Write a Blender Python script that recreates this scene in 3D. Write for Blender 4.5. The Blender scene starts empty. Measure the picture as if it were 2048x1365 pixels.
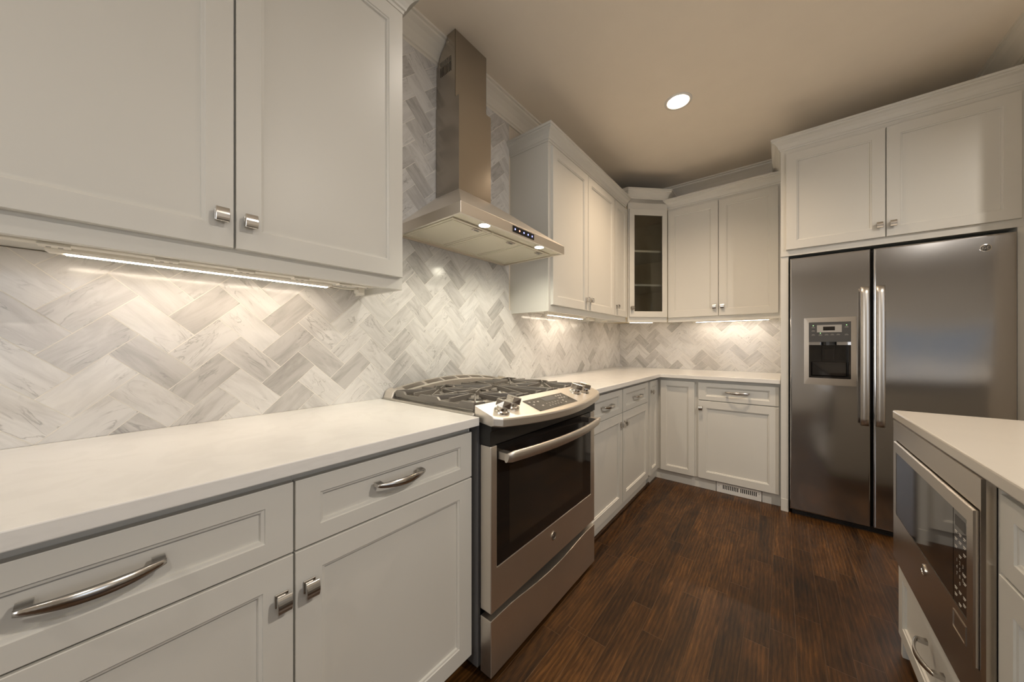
import bpy, bmesh, math, random
from mathutils import Vector, Matrix

random.seed(7)
S = bpy.context.scene
COL = S.collection

# ------------------------------------------------------------------ camera
W_, H_ = 2048, 1365
FPX, YAW, V0 = 672.355, 38.8684, 689.5
cam_d = bpy.data.cameras.new('camera')
cam_d.sensor_width = 36.0
cam_d.lens = FPX / W_ * 36.0
cam_d.shift_y = (V0 - H_ / 2) / W_
cam_d.clip_start = 0.02
cam = bpy.data.objects.new('camera', cam_d)
COL.objects.link(cam)
cam.location = (1.4653, 0.0, 1.1653)
cam.rotation_euler = (math.radians(90), 0, math.radians(YAW))
S.camera = cam

# ------------------------------------------------------------------ view + world
vs = S.view_settings
vs.view_transform = 'Standard'
vs.look = 'None'
vs.exposure = 0.13
vs.gamma = 1.0
vs.use_curve_mapping = False

LE = dict(world=0.28, winR=16, winN=25, led=42, hood=11.5, can=13, canB=3, canC=38, canD=13, canE=5)
world = bpy.data.worlds.new('sky')
S.world = world
world.use_nodes = True
wn = world.node_tree.nodes
wn.clear()
wo = wn.new('ShaderNodeOutputWorld')
wb = wn.new('ShaderNodeBackground')
wb.inputs[0].default_value = (0.84, 0.91, 1.0, 1)
wb.inputs[1].default_value = LE['world']
world.node_tree.links.new(wb.outputs[0], wo.inputs[0])
S.cycles.max_bounces = 10
S.cycles.diffuse_bounces = 6
S.cycles.glossy_bounces = 5
S.cycles.caustics_reflective = False
S.cycles.caustics_refractive = False
S.cycles.sample_clamp_indirect = 6.0


def area(name, loc, aim, sx, sy, watts, color, shape='RECTANGLE', spread=math.pi):
    d = bpy.data.lights.new(name, 'AREA')
    d.shape = shape
    d.size = sx
    d.size_y = sy
    d.energy = watts
    d.color = color
    d.spread = spread
    o = bpy.data.objects.new(name, d)
    COL.objects.link(o)
    o.location = loc
    o.rotation_euler = (Vector(aim) - Vector(loc)).to_track_quat('-Z', 'Y').to_euler()
    return o


WARM = (1.0, 0.70, 0.42)
CEIL = 2.785
RX, NY = 4.6, -2.6          # far side of the room and the wall behind the camera
# daylight through the wall_right window, plus an added lamp in an unseen wall_near opening
area('window_daylight', (RX + 0.10, -0.35, 1.55), (0, -0.2, 1.2), 1.9, 1.5, LE['winR'], (0.80, 0.91, 1.06))
area('window_daylight', (0.62, NY - 0.10, 1.45), (0.62, 1, 1.3), 1.1, 1.7, LE['winN'], (0.96, 0.96, 0.95))  # added fill, placed to light the room without glare on the fridge

# ------------------------------------------------------------------ materials
def new_mat(name):
    m = bpy.data.materials.new(name)
    m.use_nodes = True
    nt = m.node_tree
    b = nt.nodes['Principled BSDF']
    return m, nt, b


def N(nt, t, **kw):
    n = nt.nodes.new(t)
    for k, v in kw.items():
        setattr(n, k, v)
    return n


def simple(name, col, rough=0.5, metal=0.0, bump=0.0, bscale=200.0, spec=0.5, var=0.03, coat=0.0):
    """plain finish with a slight procedural mottling"""
    m, nt, b = new_mat(name)
    b.inputs['Roughness'].default_value = rough
    b.inputs['Metallic'].default_value = metal
    b.inputs['Specular IOR Level'].default_value = spec
    b.inputs['Coat Weight'].default_value = coat
    tc = N(nt, 'ShaderNodeTexCoord')
    nz = N(nt, 'ShaderNodeTexNoise')
    nz.inputs['Scale'].default_value = 6.0
    nz.inputs['Detail'].default_value = 3.0
    nt.links.new(tc.outputs['Object'], nz.inputs['Vector'])
    mx = N(nt, 'ShaderNodeMix', data_type='RGBA')
    mx.inputs['A'].default_value = (*[c * (1 - var) for c in col], 1)
    mx.inputs['B'].default_value = (*[min(1, c * (1 + var)) for c in col], 1)
    nt.links.new(nz.outputs['Fac'], mx.inputs['Factor'])
    nt.links.new(mx.outputs['Result'], b.inputs['Base Color'])
    if bump:
        n2 = N(nt, 'ShaderNodeTexNoise')
        n2.inputs['Scale'].default_value = bscale
        nt.links.new(tc.outputs['Object'], n2.inputs['Vector'])
        bp = N(nt, 'ShaderNodeBump')
        bp.inputs['Strength'].default_value = bump
        bp.inputs['Distance'].default_value = 0.001
        nt.links.new(n2.outputs['Fac'], bp.inputs['Height'])
        nt.links.new(bp.outputs['Normal'], b.inputs['Normal'])
    return m


def steel(name, col, rough, stretch=(1, 60, 1), wav=0.0, wscale=2.0, brush=0.0):
    m, nt, b = new_mat(name)
    b.inputs['Metallic'].default_value = 1.0
    b.inputs['Base Color'].default_value = (*col, 1)
    tc = N(nt, 'ShaderNodeTexCoord')
    mp = N(nt, 'ShaderNodeMapping')
    mp.inputs['Scale'].default_value = stretch
    nt.links.new(tc.outputs['Object'], mp.inputs['Vector'])
    nz = N(nt, 'ShaderNodeTexNoise')
    nz.inputs['Scale'].default_value = 9.0
    nz.inputs['Detail'].default_value = 4.0
    nt.links.new(mp.outputs['Vector'], nz.inputs['Vector'])
    mr = N(nt, 'ShaderNodeMapRange')
    mr.inputs['To Min'].default_value = max(0.02, rough - 0.012)
    mr.inputs['To Max'].default_value = rough + 0.012
    nt.links.new(nz.outputs['Fac'], mr.inputs['Value'])
    nt.links.new(mr.outputs['Result'], b.inputs['Roughness'])
    b1 = N(nt, 'ShaderNodeBump')
    b1.inputs['Strength'].default_value = brush
    b1.inputs['Distance'].default_value = 0.0004
    nt.links.new(nz.outputs['Fac'], b1.inputs['Height'])
    last = b1
    if wav:
        n2 = N(nt, 'ShaderNodeTexNoise')
        n2.inputs['Scale'].default_value = wscale
        n2.inputs['Detail'].default_value = 0.5
        nt.links.new(tc.outputs['Object'], n2.inputs['Vector'])
        b2 = N(nt, 'ShaderNodeBump')
        b2.inputs['Strength'].default_value = 1.0
        b2.inputs['Distance'].default_value = wav
        nt.links.new(n2.outputs['Fac'], b2.inputs['Height'])
        nt.links.new(b1.outputs['Normal'], b2.inputs['Normal'])
        last = b2
    nt.links.new(last.outputs['Normal'], b.inputs['Normal'])
    return m


def emissive(name, col, strength):
    m, nt, b = new_mat(name)
    b.inputs['Base Color'].default_value = (0.8, 0.8, 0.8, 1)
    b.inputs['Emission Color'].default_value = (*col, 1)
    b.inputs['Emission Strength'].default_value = strength
    return m


M = {}
M['cab'] = simple('painted_cabinet', (0.665, 0.655, 0.615), 0.38, spec=0.4, var=0.012)
M['cab_in'] = simple('cabinet_interior', (0.66, 0.58, 0.42), 0.5)
M['wall'] = simple('wall_paint', (0.66, 0.60, 0.51), 0.8, bump=0.1)
M['ceil'] = simple('ceiling_paint', (0.90, 0.82, 0.71), 0.9, bump=0.08)
M['trim'] = simple('trim_paint', (0.80, 0.76, 0.68), 0.4, var=0.01)
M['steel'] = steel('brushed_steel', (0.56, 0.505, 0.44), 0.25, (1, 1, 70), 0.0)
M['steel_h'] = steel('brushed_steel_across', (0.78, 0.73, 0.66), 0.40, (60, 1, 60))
M['steel_fh'] = steel('satin_steel_handle', (0.60, 0.57, 0.53), 0.33, (60, 60, 1))
M['steel_fr'] = steel('brushed_steel_fridge', (0.49, 0.49, 0.50), 0.13, (80, 1, 1), 0.022, 1.5, 0.0)
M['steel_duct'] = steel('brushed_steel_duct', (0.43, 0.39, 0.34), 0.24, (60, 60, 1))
M['chrome'] = steel('polished_chrome', (0.80, 0.77, 0.72), 0.17, (1, 1, 1), brush=0.0)
M['nickel'] = steel('satin_nickel', (0.60, 0.58, 0.55), 0.22, (60, 60, 1), brush=0.05)
M['filter'] = simple('filter_mesh', (0.78, 0.74, 0.62), 0.38, 0.55, bump=0.5, bscale=600)
M['iron'] = simple('cast_iron', (0.165, 0.150, 0.130), 0.42, 0.2, bump=0.4, bscale=500, spec=0.7)
M['black'] = simple('black_plastic', (0.014, 0.013, 0.012), 0.35)
M['dgrey'] = simple('dark_grey_plastic', (0.055, 0.053, 0.05), 0.4)
M['sgrey'] = simple('grey_side_enamel', (0.12, 0.12, 0.125), 0.4)
M['panelglass'] = simple('grey_panel_glass', (0.06, 0.053, 0.045), 0.14, spec=0.9)  # grey-brown base paints the ceiling's reflection into the display glass
M['bglass'] = simple('black_glass', (0.012, 0.010, 0.009), 0.05, spec=0.5)
M['void'] = simple('dark_recess', (0.006, 0.006, 0.006), 0.9, spec=0.0)  # near-black colour that paints shade into gaps and toe recesses
M['enamel'] = simple('cooktop_steel', (0.52, 0.49, 0.44), 0.3, 0.9)
M['white'] = simple('white_plastic', (0.80, 0.77, 0.70), 0.45)
M['regw'] = simple('register_enamel', (0.84, 0.82, 0.78), 0.4)
M['mark'] = simple('white_print', (0.75, 0.73, 0.68), 0.6)
M['markg'] = simple('grey_print', (0.42, 0.40, 0.36), 0.6)
M['grey'] = simple('silver_plastic', (0.36, 0.34, 0.31), 0.4, 0.3)
M['led'] = emissive('warm_led_diffuser', (1.0, 0.84, 0.66), LE['led'])
M['led2'] = emissive('hood_lamp_lens', (1.0, 0.95, 0.78), 30.0 if LE['hood'] else 0)
M['can'] = emissive('downlight_lens', (1.0, 0.96, 0.90), 14.0 if LE['can'] else 0)
M['blue'] = emissive('blue_indicator', (0.15, 0.2, 1.0), 3.0)
M['red'] = emissive('red_indicator', (1.0, 0.2, 0.1), 3.0)
M['green'] = emissive('green_indicator', (0.3, 1.0, 0.25), 2.5)

# clear glass
m, nt, b = new_mat('clear_glass')
nt.nodes.remove(b)
tr = N(nt, 'ShaderNodeBsdfTransparent')
tr.inputs['Color'].default_value = (0.90, 0.90, 0.86, 1)
gs = N(nt, 'ShaderNodeBsdfGlossy')
gs.inputs['Roughness'].default_value = 0.02
fr = N(nt, 'ShaderNodeFresnel')
fr.inputs['IOR'].default_value = 1.5
ms = N(nt, 'ShaderNodeMixShader')
nt.links.new(fr.outputs[0], ms.inputs[0])
nt.links.new(tr.outputs[0], ms.inputs[1])
nt.links.new(gs.outputs[0], ms.inputs[2])
nt.links.new(ms.outputs[0], nt.nodes['Material Output'].inputs['Surface'])
M['glass'] = m

# quartz worktop
m, nt, b = new_mat('white_quartz')
tc = N(nt, 'ShaderNodeTexCoord')
mp = N(nt, 'ShaderNodeMapping')
mp.inputs['Scale'].default_value = (1, 1, 5)
mp.inputs['Rotation'].default_value = (0, 0, 0.5)
nt.links.new(tc.outputs['Object'], mp.inputs['Vector'])
nz = N(nt, 'ShaderNodeTexNoise')
nz.inputs['Scale'].default_value = 9
nz.inputs['Detail'].default_value = 8
nz.inputs['Distortion'].default_value = 1.6
nt.links.new(mp.outputs['Vector'], nz.inputs['Vector'])
cr = N(nt, 'ShaderNodeValToRGB')
cr.color_ramp.elements[0].position = 0.40
cr.color_ramp.elements[0].color = (0.60, 0.585, 0.56, 1)
cr.color_ramp.elements[1].position = 0.52
cr.color_ramp.elements[1].color = (0.80, 0.79, 0.765, 1)
nt.links.new(nz.outputs['Fac'], cr.inputs['Fac'])
mx = N(nt, 'ShaderNodeMix', data_type='RGBA')
mx.inputs['Factor'].default_value = 0.13
mx.inputs['A'].default_value = (0.80, 0.79, 0.765, 1)
nt.links.new(cr.outputs['Color'], mx.inputs['B'])
nt.links.new(mx.outputs['Result'], b.inputs['Base Color'])
b.inputs['Roughness'].default_value = 0.13
M['quartz'] = m
M['quartz_cream'] = simple('cream_quartz', (0.60, 0.555, 0.485), 0.14, var=0.03)

# marble tile: every tile face carries its own tint and its own vein offset (uv)
m, nt, b = new_mat('marble_tile')
at = N(nt, 'ShaderNodeAttribute', attribute_name='tile_tint')
uv = N(nt, 'ShaderNodeUVMap', uv_map='UVMap')
mp = N(nt, 'ShaderNodeMapping')
mp.inputs['Scale'].default_value = (5.0, 26.0, 1)
nt.links.new(uv.outputs['UV'], mp.inputs['Vector'])
nz = N(nt, 'ShaderNodeTexNoise')
nz.inputs['Scale'].default_value = 1.0
nz.inputs['Detail'].default_value = 7
nz.inputs['Roughness'].default_value = 0.62
nz.inputs['Distortion'].default_value = 1.1
nt.links.new(mp.outputs['Vector'], nz.inputs['Vector'])
# light ground
base = N(nt, 'ShaderNodeMix', data_type='RGBA')
base.inputs['A'].default_value = (0.76, 0.745, 0.725, 1)
base.inputs['B'].default_value = (0.40, 0.385, 0.37, 1)
nt.links.new(at.outputs['Fac'], base.inputs['Factor'])
# streaks, stronger in the grey tiles
cr = N(nt, 'ShaderNodeValToRGB')
cr.color_ramp.elements[0].position = 0.42
cr.color_ramp.elements[0].color = (0, 0, 0, 1)
cr.color_ramp.elements[1].position = 0.70
cr.color_ramp.elements[1].color = (1, 1, 1, 1)
nt.links.new(nz.outputs['Fac'], cr.inputs['Fac'])
ma = N(nt, 'ShaderNodeMath', operation='MULTIPLY_ADD')
ma.inputs[1].default_value = 0.8
ma.inputs[2].default_value = 0.30
nt.links.new(at.outputs['Fac'], ma.inputs[0])
mu = N(nt, 'ShaderNodeMath', operation='MULTIPLY')
nt.links.new(ma.outputs[0], mu.inputs[0])
nt.links.new(cr.outputs['Color'], mu.inputs[1])
st = N(nt, 'ShaderNodeMix', data_type='RGBA')
st.inputs['B'].default_value = (0.33, 0.315, 0.30, 1)
nt.links.new(base.outputs['Result'], st.inputs['A'])
nt.links.new(mu.outputs[0], st.inputs['Factor'])
# thin dark veins
mp2 = N(nt, 'ShaderNodeMapping')
mp2.inputs['Scale'].default_value = (3.2, 11.0, 1)
mp2.inputs['Location'].default_value = (3.3, 1.7, 0)
nt.links.new(uv.outputs['UV'], mp2.inputs['Vector'])
n3 = N(nt, 'ShaderNodeTexNoise')
n3.inputs['Scale'].default_value = 1.5
n3.inputs['Detail'].default_value = 5
n3.inputs['Distortion'].default_value = 2.2
nt.links.new(mp2.outputs['Vector'], n3.inputs['Vector'])
vn = N(nt, 'ShaderNodeMath', operation='SUBTRACT')
vn.inputs[1].default_value = 0.5
nt.links.new(n3.outputs['Fac'], vn.inputs[0])
va = N(nt, 'ShaderNodeMath', operation='ABSOLUTE')
nt.links.new(vn.outputs[0], va.inputs[0])
vr = N(nt, 'ShaderNodeMapRange')
vr.inputs['From Min'].default_value = 0.0
vr.inputs['From Max'].default_value = 0.022
vr.inputs['To Min'].default_value = 0.6
vr.inputs['To Max'].default_value = 0.0
nt.links.new(va.outputs[0], vr.inputs['Value'])
n4 = N(nt, 'ShaderNodeTexNoise')
n4.inputs['Scale'].default_value = 9.0
nt.links.new(uv.outputs['UV'], n4.inputs['Vector'])
gt = N(nt, 'ShaderNodeMapRange')
gt.inputs['From Min'].default_value = 0.48
gt.inputs['From Max'].default_value = 0.62
nt.links.new(n4.outputs['Fac'], gt.inputs['Value'])
vm = N(nt, 'ShaderNodeMath', operation='MULTIPLY')
nt.links.new(vr.outputs['Result'], vm.inputs[0])
nt.links.new(gt.outputs['Result'], vm.inputs[1])
vx = N(nt, 'ShaderNodeMix', data_type='RGBA')
vx.inputs['B'].default_value = (0.22, 0.21, 0.20, 1)
nt.links.new(st.outputs['Result'], vx.inputs['A'])
nt.links.new(vm.outputs[0], vx.inputs['Factor'])
nt.links.new(vx.outputs['Result'], b.inputs['Base Color'])
b.inputs['Roughness'].default_value = 0.16
M['tile'] = m
M['grout'] = simple('tile_grout', (0.83, 0.80, 0.74), 0.8, bump=0.2)

# dark oak strip floor, boards along y, 82 mm wide
m, nt, b = new_mat('dark_oak_floor')
geo = N(nt, 'ShaderNodeNewGeometry')
sx = N(nt, 'ShaderNodeSeparateXYZ')
nt.links.new(geo.outputs['Position'], sx.inputs[0])


def mathn(op, a, b_=None, c=None):
    n = N(nt, 'ShaderNodeMath', operation=op)
    for i, v in enumerate((a, b_, c)):
        if v is None:
            continue
        if isinstance(v, (int, float)):
            n.inputs[i].default_value = v
        else:
            nt.links.new(v, n.inputs[i])
    return n.outputs[0]


PW = 0.0815
xi = mathn('DIVIDE', mathn('ADD', sx.outputs['X'], 10 * PW - (1.505 - 18 * PW)), PW)
row = mathn('FLOOR', xi)
fx = mathn('FRACT', xi)
wn1 = N(nt, 'ShaderNodeTexWhiteNoise', noise_dimensions='1D')
nt.links.new(row, wn1.inputs['W'])
yl = mathn('DIVIDE', mathn('ADD', sx.outputs['Y'], mathn('MULTIPLY', wn1.outputs['Value'], 3.0)), 0.62)
brd = mathn('FLOOR', yl)
fy = mathn('FRACT', yl)
cmb = N(nt, 'ShaderNodeCombineXYZ')
nt.links.new(row, cmb.inputs[0])
nt.links.new(brd, cmb.inputs[1])
wn2 = N(nt, 'ShaderNodeTexWhiteNoise', noise_dimensions='3D')
nt.links.new(cmb.outputs[0], wn2.inputs['Vector'])
# grain
off = N(nt, 'ShaderNodeVectorMath', operation='SCALE')
off.inputs['Scale'].default_value = 7.0
nt.links.new(wn2.outputs['Color'], off.inputs[0])
ad = N(nt, 'ShaderNodeVectorMath', operation='ADD')
nt.links.new(geo.outputs['Position'], ad.inputs[0])
nt.links.new(off.outputs['Vector'], ad.inputs[1])
mpf = N(nt, 'ShaderNodeMapping')
mpf.inputs['Scale'].default_value = (38, 3.4, 1)
nt.links.new(ad.outputs['Vector'], mpf.inputs['Vector'])
g1 = N(nt, 'ShaderNodeTexNoise')
g1.inputs['Scale'].default_value = 1.6
g1.inputs['Detail'].default_value = 8
g1.inputs['Roughness'].default_value = 0.65
g1.inputs['Distortion'].default_value = 1.4
nt.links.new(mpf.outputs['Vector'], g1.inputs['Vector'])
mpk = N(nt, 'ShaderNodeMapping')
mpk.inputs['Scale'].default_value = (9, 2.6, 1)
nt.links.new(ad.outputs['Vector'], mpk.inputs['Vector'])
g2 = N(nt, 'ShaderNodeTexNoise')
g2.inputs['Scale'].default_value = 1.0
g2.inputs['Detail'].default_value = 4
g2.inputs['Distortion'].default_value = 1.0
nt.links.new(mpk.outputs['Vector'], g2.inputs['Vector'])
wv = N(nt, 'ShaderNodeTexWave', wave_type='RINGS', rings_direction='SPHERICAL')
mpw = N(nt, 'ShaderNodeMapping')
mpw.inputs['Scale'].default_value = (9, 1.1, 0.0)
nt.links.new(ad.outputs['Vector'], mpw.inputs['Vector'])
wv.inputs['Scale'].default_value = 2.2
wv.inputs['Distortion'].default_value = 9.0
wv.inputs['Detail'].default_value = 2.5
wv.inputs['Detail Scale'].default_value = 0.7
nt.links.new(mpw.outputs['Vector'], wv.inputs['Vector'])
mpg = N(nt, 'ShaderNodeMapping')
mpg.inputs['Scale'].default_value = (420, 16.0, 1)
nt.links.new(ad.outputs['Vector'], mpg.inputs['Vector'])
g3 = N(nt, 'ShaderNodeTexNoise')
g3.inputs['Scale'].default_value = 1.0
g3.inputs['Detail'].default_value = 6
g3.inputs['Roughness'].default_value = 0.7
nt.links.new(mpg.outputs['Vector'], g3.inputs['Vector'])
g1m = mathn('ADD', mathn('MULTIPLY', g1.outputs['Fac'], 0.42), mathn('MULTIPLY', mathn('SUBTRACT', g3.outputs['Fac'], 0.5), 0.55))
tone = mathn('ADD', mathn('ADD', g1m, 0.04),
             mathn('ADD', mathn('MULTIPLY', g2.outputs['Fac'], 0.46),
                   mathn('ADD', mathn('MULTIPLY', wn2.outputs['Value'], 0.11),
                         mathn('MULTIPLY', wv.outputs['Fac'], 0.10))))
crf = N(nt, 'ShaderNodeValToRGB')
e = crf.color_ramp.elements
e[0].position = 0.37
e[0].color = (0.009, 0.0038, 0.0014, 1)
e[1].position = 0.81
e[1].color = (0.150, 0.066, 0.018, 1)
k = crf.color_ramp.elements.new(0.52)
k.color = (0.034, 0.0145, 0.0038, 1)
k = crf.color_ramp.elements.new(0.66)
k.color = (0.070, 0.0295, 0.0075, 1)
nt.links.new(tone, crf.inputs['Fac'])
ex = mathn('MINIMUM', fx, mathn('SUBTRACT', 1.0, fx))
ey = mathn('MULTIPLY', mathn('MINIMUM', fy, mathn('SUBTRACT', 1.0, fy)), 0.62 / PW)
ed = mathn('MINIMUM', ex, ey)
gap = N(nt, 'ShaderNodeMapRange')
gap.inputs['From Min'].default_value = 0.003
gap.inputs['From Max'].default_value = 0.015
nt.links.new(ed, gap.inputs['Value'])
mxf = N(nt, 'ShaderNodeMix', data_type='RGBA')
mxf.inputs['A'].default_value = (0.105, 0.055, 0.022, 1)
nt.links.new(gap.outputs['Result'], mxf.inputs['Factor'])
nt.links.new(crf.outputs['Color'], mxf.inputs['B'])
nt.links.new(mxf.outputs['Result'], b.inputs['Base Color'])
b.inputs['Roughness'].default_value = 0.36
b.inputs['Specular IOR Level'].default_value = 0.32
bpn = N(nt, 'ShaderNodeBump')
bpn.inputs['Strength'].default_value = 0.35
bpn.inputs['Distance'].default_value = 0.0015
hsum = mathn('ADD', mathn('MULTIPLY', g1.outputs['Fac'], 0.8), mathn('MULTIPLY', gap.outputs['Result'], 0.7))
nt.links.new(hsum, bpn.inputs['Height'])
nt.links.new(bpn.outputs['Normal'], b.inputs['Normal'])
M['floor'] = m


# ------------------------------------------------------------------ object helpers
WLOC = {}


def link_obj(name, me, mat, parent=None, loc=None, smooth=False):
    """verts of me are in world space; they are recentred on loc (default: bbox base centre)"""
    co = [v.co for v in me.vertices]
    mn = Vector([min(c[i] for c in co) for i in range(3)])
    mxv = Vector([max(c[i] for c in co) for i in range(3)])
    if loc is None:
        loc = Vector(((mn.x + mxv.x) / 2, (mn.y + mxv.y) / 2, mn.z if parent is None else (mn.z + mxv.z) / 2))
    loc = Vector(loc)
    me.transform(Matrix.Translation(-loc))
    o = bpy.data.objects.new(name, me)
    COL.objects.link(o)
    if mat is not None and not me.materials:
        me.materials.append(M[mat] if isinstance(mat, str) else mat)
    if parent is not None:
        o.parent = parent
        o.location = loc - WLOC[parent.name]
    else:
        o.location = loc
    WLOC[o.name] = loc
    if smooth:
        for p in me.polygons:
            p.use_smooth = True
    return o


def obj(name, bm, mat, parent=None, smooth=False, bevel=0.0, seg=2, loc=None, recalc=True, auto=False):
    if recalc:
        bmesh.ops.recalc_face_normals(bm, faces=bm.faces)
    me = bpy.data.meshes.new(name)
    bm.to_mesh(me)
    bm.free()
    o = link_obj(name, me, mat, parent, loc, smooth)
    if bevel:
        md = o.modifiers.new('bevel', 'BEVEL')
        md.width = bevel
        md.segments = seg
        md.limit_method = 'ANGLE'
        md.angle_limit = math.radians(38)
        md.harden_normals = False
    if auto:
        o.data.shade_auto_smooth if False else None
    return o


def thing(name, label, cat, loc, group=None):
    o = bpy.data.objects.new(name, None)
    COL.objects.link(o)
    o.empty_display_size = 0.1
    o.location = loc
    WLOC[o.name] = Vector(loc)
    tag(o, label, cat, group)
    return o


def tag(o, label, cat, group=None):
    o['label'] = label
    o['category'] = cat
    if group:
        o['group'] = group
    return o


def struct(name, bm, mat, **kw):
    o = obj(name, bm, mat, **kw)
    o['kind'] = 'structure'
    return o


def B():
    return bmesh.new()


def box(bm, x0, x1, y0, y1, z0, z1):
    vs_ = [bm.verts.new(p) for p in ((x0, y0, z0), (x1, y0, z0), (x1, y1, z0), (x0, y1, z0),
                                     (x0, y0, z1), (x1, y0, z1), (x1, y1, z1), (x0, y1, z1))]
    for f in ((0, 3, 2, 1), (4, 5, 6, 7), (0, 1, 5, 4), (1, 2, 6, 5), (2, 3, 7, 6), (3, 0, 4, 7)):
        bm.faces.new([vs_[i] for i in f])
    return bm


class Fr:
    """frame on a cabinet face: a runs to the right as seen in world axes, w is up, d is out of the face"""
    def __init__(s, o, a, n):
        s.o = Vector(o)
        s.a = Vector(a).normalized()
        s.n = Vector(n).normalized()
        s.u = Vector((0, 0, 1))

    def p(s, a, w, d=0.0):
        return s.o + s.a * a + s.u * w + s.n * d


class FrT(Fr):
    """tilted face"""
    def __init__(s, o, a, u, n):
        s.o = Vector(o)
        s.a = Vector(a).normalized()
        s.u = Vector(u).normalized()
        s.n = Vector(n).normalized()


FL = Fr((0, 0, 0), (0, 1, 0), (1, 0, 0))          # faces +x: a = y, d = x
FB = Fr((0, 0, 0), (1, 0, 0), (0, -1, 0))         # faces -y: a = x, d = -y
FI = Fr((0, 0, 0), (0, 1, 0), (-1, 0, 0))         # faces -x: a = y, d = -x


def fbox(bm, F, a0, a1, w0, w1, d0, d1):
    c = [F.p(a, w, d) for d in (d0, d1) for (a, w) in ((a0, w0), (a1, w0), (a1, w1), (a0, w1))]
    v = [bm.verts.new(p) for p in c]
    for f in ((0, 1, 2, 3), (4, 5, 6, 7), (0, 1, 5, 4), (1, 2, 6, 5), (2, 3, 7, 6), (3, 0, 4, 7)):
        bm.faces.new([v[i] for i in f])
    return bm


def loops(bm, rings, cap0=True, cap1=True, closed=True):
    """skin a list of equal length point rings"""
    R = [[bm.verts.new(p) for p in r] for r in rings]
    n = len(R[0])
    for i in range(len(R) - 1):
        for j in range(n if closed else n - 1):
            k = (j + 1) % n
            bm.faces.new((R[i][j], R[i][k], R[i + 1][k], R[i + 1][j]))
    if cap0:
        bm.faces.new(R[0])
    if cap1:
        bm.faces.new(R[-1])
    return R


def tube(bm, pts, r, n=10, cap=True):
    pts = [Vector(p) for p in pts]
    rings = []
    up = Vector((0, 0, 1))
    for i, p in enumerate(pts):
        t = (pts[min(i + 1, len(pts) - 1)] - pts[max(i - 1, 0)]).normalized()
        s = t.cross(up)
        if s.length < 1e-3:
            s = t.cross(Vector((1, 0, 0)))
        s.normalize()
        q = s.cross(t).normalized()
        rr = r[i] if isinstance(r, (list, tuple)) else r
        rings.append([p + (s * math.cos(2 * math.pi * j / n) + q * math.sin(2 * math.pi * j / n)) * rr for j in range(n)])
    loops(bm, rings, cap, cap)
    return bm


def lathe(bm, F_, a, w, prof, n=24, cap0=True, cap1=True):
    """rings around the axis through (a, w) along F_.n ; prof = [(radius, d)]"""
    rings = []
    for r, d in prof:
        rings.append([F_.p(a + r * math.cos(2 * math.pi * j / n), w + r * math.sin(2 * math.pi * j / n), d) for j in range(n)])
    loops(bm, rings, cap0, cap1)
    return bm


def sweep(bm, path, prof, closed=False, up=(0, 0, 1)):
    """profile [(out, z)] swept along a horizontal path [(x, y)] with mitred corners; out is to the right of travel"""
    P = [Vector((p[0], p[1])) for p in path]
    n = len(P)
    rings = []
    for i in range(n):
        if closed or 0 < i < n - 1:
            d0 = (P[i] - P[(i - 1) % n]).normalized()
            d1 = (P[(i + 1) % n] - P[i]).normalized()
        elif i == 0:
            d0 = d1 = (P[1] - P[0]).normalized()
        else:
            d0 = d1 = (P[-1] - P[-2]).normalized()
        n0 = Vector((d0.y, -d0.x))
        n1 = Vector((d1.y, -d1.x))
        m_ = (n0 + n1)
        m_ = m_ / max(1e-6, m_.length)
        sc = 1.0 / max(0.2, m_.dot(n0))
        rings.append([(P[i].x + m_.x * o_ * sc, P[i].y + m_.y * o_ * sc, z_) for (o_, z_) in prof])
    if closed:
        rings.append(rings[0])
        loops(bm, rings, False, False)
        bmesh.ops.remove_doubles(bm, verts=bm.verts, dist=1e-6)
    else:
        loops(bm, rings)
    return bm


# shaker front: frame with a stepped bead and a flat recessed panel
def door_bm(F, a0, a1, w0, w1, d_face, th=0.020, stile=0.056, rail=None, rec=0.010, bm=None):
    bm = bm or B()
    rail = rail or stile
    prof = [(0.0, -th), (0.0, -0.0015), (0.0012, 0.0), ('s', 0.0), ('s+.0015', -0.003), ('s+.0070', -0.0042), ('s+.0085', -rec)]
    rings = []
    for ins, d in prof:
        if isinstance(ins, str):
            ex_ = float(ins[2:]) if len(ins) > 1 else 0.0
            ia, iw = stile + ex_, rail + ex_
        else:
            ia = iw = ins
        rings.append([F.p(a0 + ia, w0 + iw, d_face + d), F.p(a1 - ia, w0 + iw, d_face + d),
                      F.p(a1 - ia, w1 - iw, d_face + d), F.p(a0 + ia, w1 - iw, d_face + d)])
    loops(bm, rings)
    return bm


def knob(F, a, w, d, parent):
    """small square cabinet knob: square foot, waist and an arched square face plate"""
    bm = B()
    fbox(bm, F, a - 0.0125, a + 0.0125, w - 0.0125, w + 0.0155, d, d + 0.004)
    fbox(bm, F, a - 0.008, a + 0.008, w - 0.008, w + 0.008, d + 0.003, d + 0.019)
    h, n = 0.0178, 8
    ring = []
    for i in range(n + 1):
        t = -1 + 2 * i / n
        ring.append((t * h, d + 0.0235 + 0.0052 * (1 - t * t)))
    pts = ring + [(h, d + 0.0175), (-h, d + 0.0175)]
    loops(bm, [[F.p(a + s_ * 0.0138, w + p_[0], p_[1]) for p_ in pts] for s_ in (-1, 1)])
    return obj('knob', bm, 'nickel', parent, bevel=0.0008, seg=1)


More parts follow.
